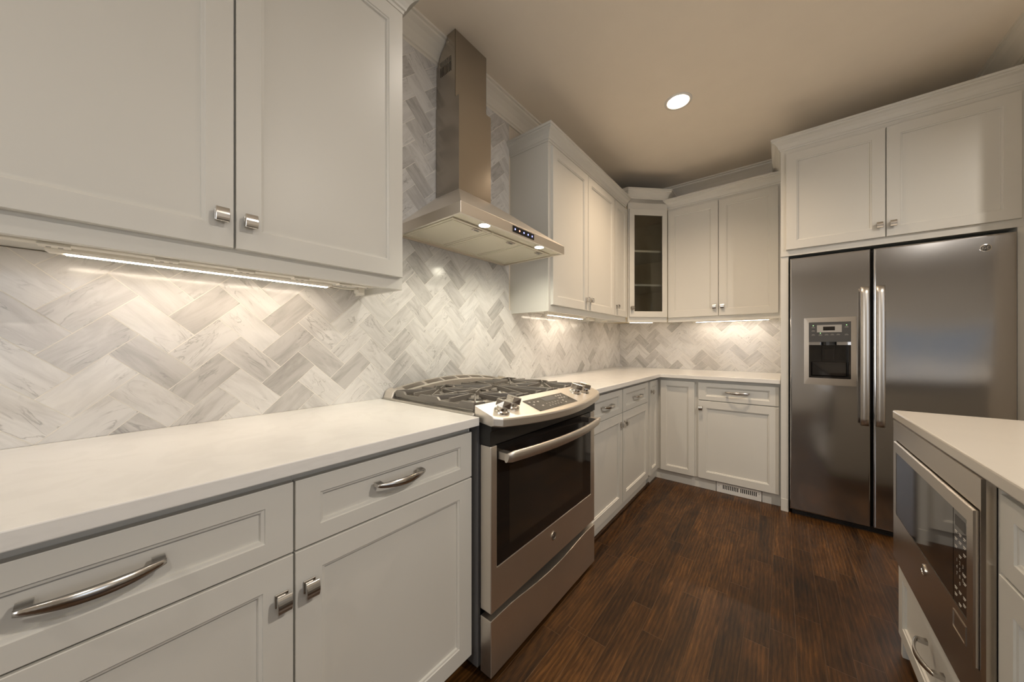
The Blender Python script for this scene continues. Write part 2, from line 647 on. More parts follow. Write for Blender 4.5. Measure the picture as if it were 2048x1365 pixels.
def pull(F, a, w, d, length, parent, name='handle'):
    """bowed bar pull, thick in the middle and tapering to two square feet"""
    bm = B()
    n = 24
    rings = []
    for i in range(n + 1):
        t = -1 + 2 * i / n
        aa = a + t * length / 2
        out = d + 0.017 + 0.019 * (1 - t * t)
        hh = 0.0042 + 0.0062 * (1 - t * t) ** 0.8
        tk = 0.0045
        sag = -0.002 * (1 - t * t)
        rings.append([F.p(aa, w + sag - hh, out), F.p(aa, w + sag - hh * 0.82, out + tk), F.p(aa, w + sag + hh * 0.82, out + tk),
                      F.p(aa, w + sag + hh, out), F.p(aa, w + sag + hh * 0.4, out - tk * 0.5), F.p(aa, w + sag - hh * 0.4, out - tk * 0.5)])
    loops(bm, rings)
    for s_ in (-1, 1):
        e_ = a + s_ * (length / 2 - 0.0005)
        i_ = a + s_ * (length / 2 - 0.017)
        loops(bm, [[F.p(e_, w - 0.006, d), F.p(i_, w - 0.006, d), F.p(i_, w + 0.006, d), F.p(e_, w + 0.006, d)],
                   [F.p(e_, w - 0.0045, d + 0.019), F.p(i_, w - 0.0045, d + 0.021), F.p(i_, w + 0.0045, d + 0.021), F.p(e_, w + 0.0045, d + 0.019)]])
    o = obj(name, bm, 'nickel', parent)
    for p_ in o.data.polygons:
        p_.use_smooth = len(p_.vertices) == 4 and p_.index < 24 * 6
    return o


def text_bm(bm, F, a, w, d, s, size, depth=0.0004, align='CENTER', flip=False):
    cu = bpy.data.curves.new('t', 'FONT')
    cu.body = s
    cu.size = size
    cu.align_x = align
    cu.align_y = 'CENTER'
    cu.extrude = 0.0
    cu.resolution_u = 2
    to = bpy.data.objects.new('t', cu)
    COL.objects.link(to)
    dg = bpy.context.evaluated_depsgraph_get()
    me = bpy.data.meshes.new_from_object(to.evaluated_get(dg))
    k_ = -1 if flip else 1
    vs_ = [bm.verts.new(F.p(a + k_ * v.co.x, w + v.co.y, d + depth)) for v in me.vertices]
    for p_ in me.polygons:
        try:
            bm.faces.new([vs_[i] for i in p_.vertices])
        except ValueError:
            pass
    bpy.data.objects.remove(to)
    bpy.data.curves.remove(cu)
    bpy.data.meshes.remove(me)
    return bm


def print_on(o, bm, mat):
    """adds printed marks (world space bmesh) to the mesh of o as a second material"""
    o.data.materials.append(M[mat])
    k = len(o.data.materials) - 1
    for f in bm.faces:
        f.material_index = k
    bmesh.ops.translate(bm, verts=bm.verts, vec=-WLOC[o.name])
    bm.from_mesh(o.data)
    bm.to_mesh(o.data)
    bm.free()
    for md in list(o.modifiers):
        o.modifiers.remove(md)


def badge(F, a, w, d, r, parent, flip=False, name='badge'):
    bm = B()
    lathe(bm, F, a, w, [(r, d), (r, d + 0.0025), (r * 0.86, d + 0.003), (r * 0.84, d + 0.0018)], 28)
    o = obj(name, bm, 'chrome', parent)
    o['label'] = 'round chrome emblem with a scripted monogram'
    bm = B()
    lathe(bm, F, a, w, [(r * 0.80, d + 0.001), (r * 0.80, d + 0.0022)], 24)
    f = obj('badge_face', bm, 'dgrey', o)
    bm = B()
    text_bm(bm, F, a, w, d + 0.0022, 'GE', r * 0.98, 0.0004, flip=flip)
    # scripted swirls around the monogram
    for q in range(4):
        an = math.pi / 4 + q * math.pi / 2
        pts = [F.p(a + r * 0.66 * math.cos(an + t * 0.5) * (1 - 0.12 * abs(t)), w + r * 0.66 * math.sin(an + t * 0.5) * (1 - 0.12 * abs(t)), d + 0.0026)
               for t in (-1.2, -0.8, -0.4, 0, 0.4, 0.8, 1.2)]
        tube(bm, pts, r * 0.045, 5)
    obj('monogram', bm, 'chrome', o)
    return o


# ------------------------------------------------------------------ room shell
bm = B(); box(bm, -0.15, RX + 0.15, NY - 0.15, 3.95, -0.08, 0.0)
struct('floor', bm, 'floor', loc=(0, 0, 0))
bm = B()
# ceiling with a round hole for the can light
CLX, CLY, CLR = 0.922, 2.436, 0.068
n = 32
outer = [(-0.15, NY - 0.15), (RX + 0.15, NY - 0.15), (RX + 0.15, 3.95), (-0.15, 3.95)]
ov = [bm.verts.new((x, y, CEIL)) for x, y in outer]
oe = [bm.edges.new((ov[i], ov[(i + 1) % 4])) for i in range(4)]
iv = [bm.verts.new((CLX + CLR * math.cos(2 * math.pi * i / n), CLY + CLR * math.sin(2 * math.pi * i / n), CEIL)) for i in range(n)]
ie = [bm.edges.new((iv[i], iv[(i + 1) % n])) for i in range(n)]
bmesh.ops.triangle_fill(bm, use_beauty=True, use_dissolve=False, edges=oe + ie)
r_ = bmesh.ops.extrude_face_region(bm, geom=list(bm.faces))
for g in r_['geom']:
    if isinstance(g, bmesh.types.BMVert):
        g.co.z += 0.13
struct('ceiling', bm, 'ceil')
YB = 3.79
bm = B(); box(bm, -0.15, 0.0, NY - 0.15, YB + 0.15, 0, CEIL)
struct('wall_left', bm, 'wall')
bm = B(); box(bm, 0.0, RX + 0.15, YB, YB + 0.15, 0, CEIL)
struct('wall_back', bm, 'wall')
# return wall beside the fridge
bm = B(); box(bm, 2.462, 2.58, 2.55, YB, 0, CEIL)
struct('wall_return', bm, 'wall')


def wall_with_windows(name, F, a0, a1, d0, d1, wins):
    bm = B()
    prev = a0
    for (wa0, wa1, wz0, wz1) in wins:
        fbox(bm, F, prev, wa0, 0, CEIL, d0, d1)
        if wz0 > 0:
            fbox(bm, F, wa0, wa1, 0, wz0, d0, d1)
        fbox(bm, F, wa0, wa1, wz1, CEIL, d0, d1)
        prev = wa1
    fbox(bm, F, prev, a1, 0, CEIL, d0, d1)
    return struct(name, bm, 'wall')


wins_r = [(-1.3, 0.6, 0.8, 2.3)]
wins_n = [(0.07, 1.17, 0.6, 2.3), (2.70, 3.90, 0.35, 1.40)]  # first opening is unseen, added to hold the near fill lamp
wall_with_windows('wall_right', FL, NY - 0.15, YB, RX, RX + 0.15, wins_r)
wall_with_windows('wall_near', FB, 0.0, RX, -NY, -NY + 0.15, wins_n)
wi = 0
for F, d, sg, ws in ((FL, RX, -1, wins_r), (FB, -NY, -1, wins_n)):
    for (a0, a1, z0, z1) in ws:
        wi += 1
        bm = B()
        t = 0.05
        fbox(bm, F, a0, a1, z0, z0 + t, d + 0.02, d + 0.08)
        fbox(bm, F, a0, a1, z1 - t, z1, d + 0.02, d + 0.08)
        nn = 2
        for q in range(nn + 1):
            c = a0 + (a1 - a0 - t) * q / nn
            fbox(bm, F, c, c + t, z0 + t, z1 - t, d + 0.02, d + 0.08)
        fbox(bm, F, a0, a1, (z0 + z1) / 2 - 0.015, (z0 + z1) / 2 + 0.015, d + 0.03, d + 0.07)
        # casing on the room side
        cw = 0.085
        fbox(bm, F, a0 - cw, a1 + cw, z1, z1 + cw, d - 0.018, d)
        fbox(bm, F, max(a0 - cw, 0.005) if F is FB else a0 - cw, a0, z0, z1, d - 0.018, d)
        fbox(bm, F, a1, a1 + cw, z0, z1, d - 0.018, d)
        fbox(bm, F, a0 - 0.01, a1 + 0.01, z0 - 0.05, z0, d - 0.03, d)
        o = struct('window_%d' % wi, bm, 'trim')

# ceiling crown moulding
cprof = [(0.0, CEIL - 0.115), (0.010, CEIL - 0.115), (0.013, CEIL - 0.104), (0.020, CEIL - 0.100), (0.024, CEIL - 0.088),
         (0.040, CEIL - 0.062), (0.060, CEIL - 0.040), (0.078, CEIL - 0.026), (0.080, CEIL - 0.016), (0.090, CEIL - 0.013),
         (0.090, CEIL), (0.0, CEIL)]
bm = B(); sweep(bm, [(0, NY), (0, YB), (2.462, YB), (2.462, 2.55)], cprof)
struct('trim_1', bm, 'trim')
bm = B(); sweep(bm, [(2.58, 2.55), (2.58, YB), (RX, YB), (RX, NY), (0, NY)], cprof)
struct('trim_2', bm, 'trim')


# ------------------------------------------------------------------ herringbone marble
def herring(name, F, rects, a_org, z_org, ka, kz, thick, label, dark={}, seed=1):
    rnd = random.Random(seed)
    bm = B()
    lay = bm.faces.layers.float.new('tile_tint')
    uvl = bm.loops.layers.uv.new('UVMap')
    L = 2 ** 0.5
    gr = 0.0011
    tints = {}

    def clip(poly, r):
        def cl(poly, f, inter):
            out = []
            for i in range(len(poly)):
                p_, q_ = poly[i], poly[(i + 1) % len(poly)]
                if f(p_):
                    out.append(p_)
                if f(p_) != f(q_):
                    out.append(inter(p_, q_))
            return out
        for ax, lim, sg in ((0, r[0], 1), (0, r[1], -1), (1, r[2], 1), (1, r[3], -1)):
            if not poly:
                return poly
            f = lambda p_, ax=ax, lim=lim, sg=sg: (p_[ax] - lim) * sg >= 0
            def inter(p_, q_, ax=ax, lim=lim):
                t_ = (lim - p_[ax]) / (q_[ax] - p_[ax])
                return tuple(p_[k_] + (q_[k_] - p_[k_]) * t_ for k_ in range(4))
            poly = cl(poly, f, inter)
        return poly
    amin = min(r[0] for r in rects); amax = max(r[1] for r in rects)
    zmin = min(r[2] for r in rects); zmax = max(r[3] for r in rects)
    for s_ in range(-60, 60):
        for t_ in range(-60, 60):
            for kind in (0, 1):
                p0, q0 = (0, 0) if kind == 0 else (1, 1)
                p0 += s_ + 2 * t_
                q0 += -s_ + 2 * t_
                dp, dq = (2, 1) if kind == 0 else (1, 2)
                g = gr / (0.0815)
                cs = [(p0 + g, q0 + g), (p0 + dp - g, q0 + g), (p0 + dp - g, q0 + dq - g), (p0 + g, q0 + dq - g)]
                pts = []
                for (pp, qq) in cs:
                    k_, m_ = pp + qq, pp - qq
                    # uv along the long side of the tile
                    lu, lv = ((pp - p0), (qq - q0)) if kind == 0 else ((qq - q0), (pp - p0))
                    pts.append((a_org + k_ * ka, z_org + m_ * kz, lu * 0.08, lv * 0.08))
                if max(p_[0] for p_ in pts) < amin or min(p_[0] for p_ in pts) > amax:
                    continue
                if max(p_[1] for p_ in pts) < zmin or min(p_[1] for p_ in pts) > zmax:
                    continue
                key = (p0, q0, kind)
                rnd2 = random.Random(hash((seed, p0 * 7919 + q0 * 104729 + kind)) & 0xffffff)
                x = rnd2.random()
                tint = dark.get((p0 + q0, p0 - q0, kind))
                if tint is None:
                    tint = 0.02 + 0.14 * rnd2.random() if x < 0.62 else (0.20 + 0.2 * rnd2.random() if x < 0.86 else 0.42 + 0.25 * rnd2.random())
                ou, ovv = rnd2.random() * 40, rnd2.random() * 40
                sw = rnd2.random()
                for r in rects:
                    pl = clip(pts, r)
                    if len(pl) < 3:
                        continue
                    vv = [bm.verts.new(F.p(p_[0], p_[1], thick)) for p_ in pl]
                    try:
                        f_ = bm.faces.new(vv)
                    except ValueError:
                        continue
                    f_[lay] = tint
                    for lp, p_ in zip(f_.loops, pl):
                        lp[uvl].uv = (p_[2] + ou, p_[3] + ovv)
    for f_ in bm.faces:
        f_.normal_update()
        if f_.normal.dot(F.n) < 0:
            f_.normal_flip()
    r_ = bmesh.ops.extrude_face_region(bm, geom=list(bm.faces))
    # the extruded copy is the front skin; original stays 1 mm deeper
    for g_ in r_['geom']:
        if isinstance(g_, bmesh.types.BMVert):
            g_.co += F.n * 0.0007
    root_c = None
    grout = B()
    for r in rects:
        fbox(grout, F, r[0], r[1], r[2], r[3], -0.001 + thick - 0.009, thick)
    g_o = obj(name, grout, 'grout')
    tag(g_o, label, 'backsplash')
    g_o['kind'] = 'structure'
    o = obj('marble_tiles', bm, 'tile', g_o, recalc=False)
    return o


KA, KZ = 0.0588, 0.0562
darkL = {(2, -2, 1): 0.55, (4, -4, 0): 0.58, (0, -2, 0): 0.45, (2, 0, 1): 0.05, (4, 0, 0): 0.5, (8, 0, 0): 0.55,
         (0, 0, 0): 0.35, (6, -2, 1): 0.35, (4, -2, 0): 0.15, (8, -4, 0): 0.7, (12, -4, 0): 0.6}
herring('wall_tiles', FL, [(-0.30, 0.735, 0.914, 1.40), (0.735, 1.774, 0.914, 2.67), (1.774, YB - 0.01, 0.914, 1.40)],
        -0.0954, 1.2509, KA, KZ, 0.009, 'herringbone marble tile covering the wall behind the range and left worktop', darkL, 3)
herring('wall_tiles', FB, [(0.010, 1.453, 0.914, 1.40)], 0.062, 1.2509 - 0.02, 0.0555, 0.0555, -(YB - 0.009),
        'herringbone marble tile on the short wall left of the fridge', {}, 11)

# ------------------------------------------------------------------ worktops
def slab(name, pts, z0, z1, label, bev=0.0025, mat='quartz'):
    bm = B()
    loops(bm, [[(x, y, z0) for x, y in pts], [(x, y, z1) for x, y in pts]])
    o = obj(name, bm, mat, bevel=bev, seg=2)
    tag(o, label, 'worktop')
    return o


CT0, CT1 = 0.884, 0.914
slab('worktop', [(0.010, -0.302), (0.648, -0.302), (0.648, 0.835), (0.010, 0.835)], CT0, CT1,
     'white quartz worktop on the cabinets left of the range')
slab('worktop', [(0.010, 1.692), (0.648, 1.692), (0.648, 3.040), (1.4515, 3.040), (1.4515, YB - 0.010), (0.010, YB - 0.010)], CT0, CT1,
     'L-shaped white quartz worktop from the range round the corner to the fridge')
# island top, front corner eased
ic = [(1.791, -0.9)]
for i in range(7):
    an = math.pi - i * math.pi / 12
    ic.append((1.791 + 0.016 + 0.016 * math.cos(an), 1.924 - 0.016 + 0.016 * math.sin(an)))
ic += [(3.0, 1.924), (3.0, -0.9)]
slab('worktop', ic, CT0, CT1, 'cream quartz island worktop above the built-in microwave', 0.004, 'quartz_cream')

# ------------------------------------------------------------------ base cabinets
def carcass(F, a0, a1, w0, w1, dback, dface, parent, toe=None, toe_d=None, name='body'):
    """carcass box with a face frame proud of it"""
    bm = B()
    fbox(bm, F, a0, a1, w0, w1, dback, dface)
    o = obj(name, bm, 'cab', parent, bevel=0.0008, seg=1)
    if toe is not None:
        bm = B()
        fbox(bm, F, a0, a1, 0.0, w0, dback, toe_d)
        obj('toe_kick', bm, toe, parent)
    return o


DF, BF = 0.618, 0.598      # door face and face frame planes, left run
g1 = 'base cabinets left of the range'
# far left cabinet
c = thing('base_cabinet', 'greige base cabinet at the left frame edge with one wide drawer over doors', 'cabinet', (0.31, 0.0, 0), g1)
carcass(FL, -0.300, 0.2785, 0.075, CT0, 0.010, BF, c, 'void', 0.53)  # toe kick coloured with the shade of its recess
d = obj('drawer', door_bm(FL, -0.277, 0.277, 0.704, 0.859, DF, 0.0195, 0.052, 0.040), 'cab', c)
pull(FL, 0.003, 0.792, DF, 0.150, d)
d = obj('door', door_bm(FL, -0.277, 0.277, 0.062 + 0.018, 0.699, DF, 0.0195), 'cab', c)
knob(FL, 0.254, 0.612, DF, d)
# next to the range
c = thing('base_cabinet', 'greige base cabinet against the left side of the range, drawer above one door', 'cabinet', (0.31, 0.555, 0), g1)
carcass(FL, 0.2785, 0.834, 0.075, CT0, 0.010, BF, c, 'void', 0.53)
d = obj('drawer', door_bm(FL, 0.281, 0.827, 0.704, 0.859, DF, 0.0195, 0.052, 0.040), 'cab', c)
pull(FL, 0.541, 0.792, DF, 0.150, d)
d = obj('door', door_bm(FL, 0.281, 0.827, 0.080, 0.699, DF, 0.0195), 'cab', c)
knob(FL, 0.309, 0.612, DF, d)

# right of the range
c = thing('base_cabinet', 'greige base cabinet right of the range with two drawers over two doors', 'cabinet', (0.31, 2.25, 0))
carcass(FL, 1.700, 2.835, 0.085, CT0, 0.010, BF, c, 'cab', 0.590)
for (a0, a1) in ((1.712, 2.243), (2.258, 2.802)):
    d = obj('drawer', door_bm(FL, a0, a1, 0.704, 0.861, DF, 0.0195, 0.052, 0.036), 'cab', c)
    pull(FL, (a0 + a1) / 2 + 0.01, 0.785, DF, 0.150, d)
    d = obj('door', door_bm(FL, a0, a1, 0.088, 0.700, DF, 0.0195), 'cab', c)
    knob(FL, a1 - 0.028 if a0 < 2 else a0 + 0.028, 0.628, DF, d)
bm = B()
sweep(bm, [(0.590, 1.70), (0.590, 2.90)], [(0.0, 0.0), (0.010, 0.0), (0.010, 0.010), (0.006, 0.016), (0.0, 0.018)])
obj('shoe_moulding', bm, 'floor', c)  # floor-coloured strip standing in for the shadow band below the toe kick

# corner cabinet (folding pair of narrow doors)
c = thing('corner_base_cabinet', 'corner base cabinet with two narrow doors meeting in the inside corner', 'cabinet', (0.45, 3.3, 0))
bm = B()
pl = [(0.010, 2.836), (0.598, 2.836), (0.598, 3.088), (0.918, 3.088), (0.918, YB - 0.010), (0.010, YB - 0.010)]
loops(bm, [[(x, y, 0.085) for x, y in pl], [(x, y, CT0) for x, y in pl]])
obj('body', bm, 'cab', c)
bm = B()
pt_ = [(0.010, 2.90), (0.590, 2.90), (0.590, 3.097), (0.918, 3.097), (0.918, YB - 0.010), (0.010, YB - 0.010)]
loops(bm, [[(x, y, 0.0) for x, y in pt_], [(x, y, 0.085) for x, y in pt_]])
obj('toe_kick', bm, 'cab', c)
d = obj('door', door_bm(FL, 2.858, 3.064, 0.088, 0.861, DF, 0.0195, 0.045), 'cab', c)
knob(FL, 2.885, 0.775, DF, d)
FD = -3.068
d = obj('door', door_bm(FB, 0.641, 0.904, 0.088, 0.861, FD, 0.0195, 0.045), 'cab', c)

# back wall cabinet
c = thing('base_cabinet', 'greige base cabinet left of the fridge, wide drawer over one wide door', 'cabinet', (1.18, 3.4, 0))
carcass(FB, 0.918, 1.4515, 0.085, CT0, -(YB - 0.010), -3.088, c)
bm = B()
fbox(bm, FB, 0.918, 1.052, 0.0, 0.085, -(YB - 0.010), -3.097)
fbox(bm, FB, 1.346, 1.4515, 0.0, 0.085, -(YB - 0.010), -3.097)
fbox(bm, FB, 1.052, 1.346, 0.0, 0.085, -(YB - 0.010), -3.125)
obj('toe_kick', bm, 'cab', c)
d = obj('drawer', door_bm(FB, 0.930, 1.443, 0.720, 0.861, FD, 0.0195, 0.052, 0.033), 'cab', c)
pull(FB, 1.195, 0.795, FD, 0.155, d)
d = obj('door', door_bm(FB, 0.930, 1.443, 0.089, 0.713, FD, 0.0195), 'cab', c)
knob(FB, 0.949, 0.655, FD, d)

# toe kick register
c = thing('vent_register', 'white slotted air register in the toe kick below the back cabinet', 'vent', (1.2, 3.094, 0.0))
bm = B()
zr0, zr1, dr = 0.002, 0.078, -3.0945
# plate with slots
xs = [1.056]
sl = []
x = 1.098
for k_ in range(9):
    sl.append((x, x + 0.0062)); x += 0.0118
x += 0.008
for k_ in range(9):
    sl.append((x, x + 0.0062)); x += 0.0118
zs0, zs1 = 0.030, 0.064
fbox(bm, FB, 1.056, 1.342, zr0, zs0, dr - 0.003, dr + 0.004)
fbox(bm, FB, 1.056, 1.342, zs1, zr1, dr - 0.003, dr + 0.004)
prev = 1.056
for (s0, s1) in sl:
    fbox(bm, FB, prev, s0, zs0, zs1, dr - 0.003, dr + 0.004)
    prev = s1
fbox(bm, FB, prev, 1.342, zs0, zs1, dr - 0.003, dr + 0.004)
obj('grille', bm, 'regw', c)
bm = B(); fbox(bm, FB, 1.06, 1.338, zr0 + 0.002, zr1 - 0.002, dr - 0.028, dr - 0.020)
obj('duct', bm, 'void', c)  # dark plate painting the shade behind the grille slots
for xx in (1.072, 1.328):
    bm = B()
    lathe(bm, FB, xx, 0.052, [(0.003, dr + 0.004), (0.003, dr + 0.0052), (0.001, dr + 0.0058)], 10)
    obj('screw', bm, 'grey', c)

# fridge side panel
c = thing('fridge_panel', 'tall greige end panel between back worktop and fridge', 'panel', (1.476, 3.4, 0))
bm = B()
pp = [(3.029, 0.0), (3.029, 1.7785), (YB, 1.7785), (YB, 0.0)]
loops(bm, [[(1.4530, y, z) for y, z in pp], [(1.4960, y, z) for y, z in pp]])
obj('panel', bm, 'cab', c, bevel=0.001, seg=1)
bm = B(); fbox(bm, FB, 1.455, 1.494, 0.0, 0.085, -3.029, -3.0245)
obj('plinth_block', bm, 'cab', c)

# ------------------------------------------------------------------ wall cabinets
crown = [(0.0, 2.452), (0.004, 2.452), (0.006, 2.462), (0.011, 2.466), (0.013, 2.474), (0.020, 2.490), (0.032, 2.506),
         (0.044, 2.514), (0.045, 2.520), (0.052, 2.523), (0.052, 2.537), (0.0, 2.537)]


def crown_at(z_top):
    return [(o_, z_ - 2.537 + z_top) for o_, z_ in crown]


def wall_cab(c, F, a0, a1, dback, dframe, z0, z1):
    """hollow underside carcass + face frame"""
    bm = B()
    t = 0.016
    fbox(bm, F, a0, a1, z0 + 0.026, z1, dback, dframe - 0.019)
    fbox(bm, F, a0, a0 + t, z0, z0 + 0.026, dback, dframe - 0.019)
    fbox(bm, F, a1 - t, a1, z0, z0 + 0.026, dback, dframe - 0.019)
    obj('body', bm, 'cab', c)
    bm = B()
    fbox(bm, F, a0, a1, z0, z1, dframe - 0.019, dframe)
    obj('face_frame', bm, 'cab', c, bevel=0.0008, seg=1)


UZ0, UZ1 = 1.377, 2.47
UD, UF = 0.330, 0.311
c = thing('wall_cabinet', 'large wall cabinet over the left worktop, two doors with square knobs at the centre gap', 'cabinet', (0.155, 0.23, UZ0))
wall_cab(c, FL, -0.290, 0.751, 0.0, UF, UZ0, UZ1)
d = obj('door', door_bm(FL, -0.272, 0.2315, 1.422, 2.432, UD, 0.0185), 'cab', c)
knob(FL, 0.205, 1.499, UD, d)
d = obj('door', door_bm(FL, 0.2365, 0.741, 1.422, 2.432, UD, 0.0185), 'cab', c)
knob(FL, 0.2655, 1.497, UD, d)
bm = B(); sweep(bm, [(UF, -0.290), (UF, 0.751), (0.0, 0.751)], crown)
obj('crown_moulding', bm, 'cab', c)

c = thing('wall_cabinet', 'two-door wall cabinet just right of the range hood', 'cabinet', (0.155, 2.32, UZ0))
wall_cab(c, FL, 1.797, 2.836, 0.0, UF, UZ0, UZ1)
d = obj('door', door_bm(FL, 1.824, 2.317, 1.420, 2.430, UD, 0.0185), 'cab', c)
knob(FL, 2.287, 1.497, UD, d)
d = obj('door', door_bm(FL, 2.323, 2.828, 1.420, 2.430, UD, 0.0185), 'cab', c)
knob(FL, 2.353, 1.497, UD, d)
bm = B(); sweep(bm, [(0.0, 1.797), (UF, 1.797), (UF, 3.135)], crown)
obj('crown_moulding', bm, 'cab', c)
c = thing('wall_cabinet', 'narrow single-door wall cabinet beside the glass corner cabinet', 'cabinet', (0.155, 2.99, UZ0))
wall_cab(c, FL, 2.838, 3.138, 0.0, UF, UZ0, 2.45)
d = obj('door', door_bm(FL, 2.842, 3.132, 1.420, 2.430, UD, 0.0185), 'cab', c)
knob(FL, 2.870, 1.497, UD, d)

# diagonal corner cabinet with a glass door
P0, P1 = Vector((0.332, 3.142, 0)), Vector((0.606, 3.416, 0))
dg_ = (P1 - P0)
LD = dg_.length
FC = Fr(P0, dg_, (1, -1, 0))
c = thing('corner_cabinet', 'diagonal corner wall cabinet with a glass door and inner shelves', 'cabinet', (0.3, 3.45, UZ0))
bm = B()
CZ1 = 2.56
nd = Vector((0.7071, -0.7071, 0)) * 0.018
q0, q1 = P0 - nd, P1 - nd
poly = [(0.0, 3.142), (q0.x, q0.y - 0.0), (q1.x, q1.y), (0.606, 3.44), (0.606, YB), (0.0, YB)]
tb = 0.016
# floor, top, sides and back as boards
def board(poly, z0, z1):
    loops(bm, [[(x, y, z0) for x, y in poly], [(x, y, z1) for x, y in poly]])
inpoly = [(0.0, 3.142), (q0.x, q0.y), (q1.x, q1.y), (0.606, YB), (0.0, YB)]
board(inpoly, UZ0 + 0.026, UZ0 + 0.042)
board(inpoly, 2.46, CZ1)
fbox(bm, FB, 0.0, 0.606, UZ0 + 0.04, 2.462, -YB, -(YB - tb))
fbox(bm, FL, 3.142, YB, UZ0 + 0.04, 2.462, 0.0, tb)
box(bm, tb, q0.x, 3.1425, 3.1425 + tb, UZ0 + 0.04, 2.462)
box(bm, 0.606 - tb, 0.606, q1.y, YB, UZ0 + 0.04, 2.462)
obj('body', bm, 'cab_in', c)
bm = B()   # face frame
fz0, fz1 = UZ0, CZ1
fbox(bm, FC, 0.0, 0.014, fz0, fz1, -0.018, 0.0)
fbox(bm, FC, LD - 0.014, LD, fz0, fz1, -0.018, 0.0)
fbox(bm, FC, 0.014, LD - 0.014, fz0, 1.425, -0.018, 0.0)
fbox(bm, FC, 0.014, LD - 0.014, 2.425, fz1, -0.018, 0.0)
obj('face_frame', bm, 'cab', c)
bm = B()
a0, a1, w0, w1 = 0.008, LD - 0.008, 1.424, 2.436
ga0, ga1, gw0, gw1 = 0.057, LD - 0.055, 1.477, 2.381
rings = []
for (i0, dd) in ((0, 0.001), (0, 0.018), (1, 0.019), (2, 0.019), (3, 0.015), (3, 0.004)):
    if i0 == 0:
        r_ = (a0, a1, w0, w1)
    elif i0 == 1:
        r_ = (a0 + 0.0012, a1 - 0.0012, w0 + 0.0012, w1 - 0.0012)
    elif i0 == 2:
        r_ = (ga0 - 0.006, ga1 + 0.006, gw0 - 0.006, gw1 + 0.006)
    else:
        r_ = (ga0, ga1, gw0, gw1)
    rings.append([FC.p(r_[0], r_[2], dd), FC.p(r_[1], r_[2], dd), FC.p(r_[1], r_[3], dd), FC.p(r_[0], r_[3], dd)])
rings.append([FC.p(ga0, gw0, 0.001), FC.p(ga1, gw0, 0.001), FC.p(ga1, gw1, 0.001), FC.p(ga0, gw1, 0.001)])
R_ = loops(bm, rings, False, False)
for j in range(4):
    k_ = (j + 1) % 4
    bm.faces.new((R_[0][j], R_[0][k_], R_[-1][k_], R_[-1][j]))
d = obj('door', bm, 'cab', c)
bm = B(); fbox(bm, FC, ga0 - 0.003, ga1 + 0.003, gw0 - 0.003, gw1 + 0.003, 0.006, 0.010)
o = obj('glass_pane', bm, 'glass', d)
knob(FC, 0.030, 1.505, 0.019, d)
shp = [(0.018, 3.162), (q0.x - 0.004, 3.162), (q1.x - 0.012, q1.y + 0.004), (0.588, YB - 0.018), (0.018, YB - 0.018)]
for zz in (1.722, 2.045):
    bm = B()
    loops(bm, [[(x, y, zz) for x, y in shp], [(x, y, zz + 0.018) for x, y in shp]])
    obj('shelf', bm, 'cab', c)
bm = B()
sweep(bm, [(0.0, 3.142 - 0.0), (P0.x, P0.y), (P1.x, P1.y), (0.606, YB)], crown_at(2.622))
obj('crown_moulding', bm, 'cab', c)
bm = B()
tp = [(0.0, 3.142), (P0.x, P0.y), (P1.x, P1.y), (0.606, YB), (0.0, YB)]
loops(bm, [[(x, y, 2.50) for x, y in tp], [(x, y, 2.56) for x, y in tp]])
obj('top_fascia', bm, 'cab', c)

# back wall two-door cabinet
UBD = -3.420
c = thing('wall_cabinet', 'two-door wall cabinet on the back wall between corner cabinet and fridge', 'cabinet', (1.03, 3.6, UZ0))
wall_cab(c, FB, 0.608, 1.4525, -YB, UBD - 0.019, UZ0, UZ1)
d = obj('door', door_bm(FB, 0.612, 1.0235, 1.420, 2.430, UBD, 0.0185), 'cab', c)
knob(FB, 0.996, 1.497, UBD, d)
d = obj('door', door_bm(FB, 1.0285, 1.437, 1.420, 2.430, UBD, 0.0185), 'cab', c)
knob(FB, 1.056, 1.497, UBD, d)
bm = B(); sweep(bm, [(0.575, 3.439), (1.4525, 3.439)], crown)
obj('crown_moulding', bm, 'cab', c)

# over-fridge cabinet
c = thing('wall_cabinet', 'deep two-door cabinet above the refrigerator with a tall crown', 'cabinet', (1.96, 3.4, 1.779))
bm = B()
fbox(bm, FB, 1.453, 2.455, 1.779, 2.53, -YB, -3.042)
obj('body', bm, 'cab', c)
bm = B()
fbox(bm, FB, 1.453, 2.455, 1.779, 2.53, -3.042, -3.022)
obj('face_frame', bm, 'cab', c, bevel=0.0008, seg=1)
OD = -3.003
d = obj('door', door_bm(FB, 1.482, 1.9480, 1.820, 2.482, OD, 0.0185), 'cab', c)
knob(FB, 1.9225, 1.890, OD, d)
d = obj('door', door_bm(FB, 1.9530, 2.427, 1.820, 2.482, OD, 0.0185), 'cab', c)
knob(FB, 1.9785, 1.890, OD, d)
bm = B(); sweep(bm, [(1.4530, YB), (1.4530, 3.022), (2.460, 3.022)], [(o_ * 1.05, (z_ - 2.537) * 0.95 + 2.596) for o_, z_ in crown])
obj('crown_moulding', bm, 'cab', c)
bm = B(); fbox(bm, FB, 1.4535, 2.455, 2.53, 2.59, -YB, -3.0222)
obj('top_fascia', bm, 'cab', c)
bm = B(); fbox(bm, FB, 2.4185, 2.4605, 0.0, 1.7785, -YB, -3.022)
o = obj('fridge_panel', bm, 'cab')
tag(o, 'narrow greige end panel right of the refrigerator', 'panel')

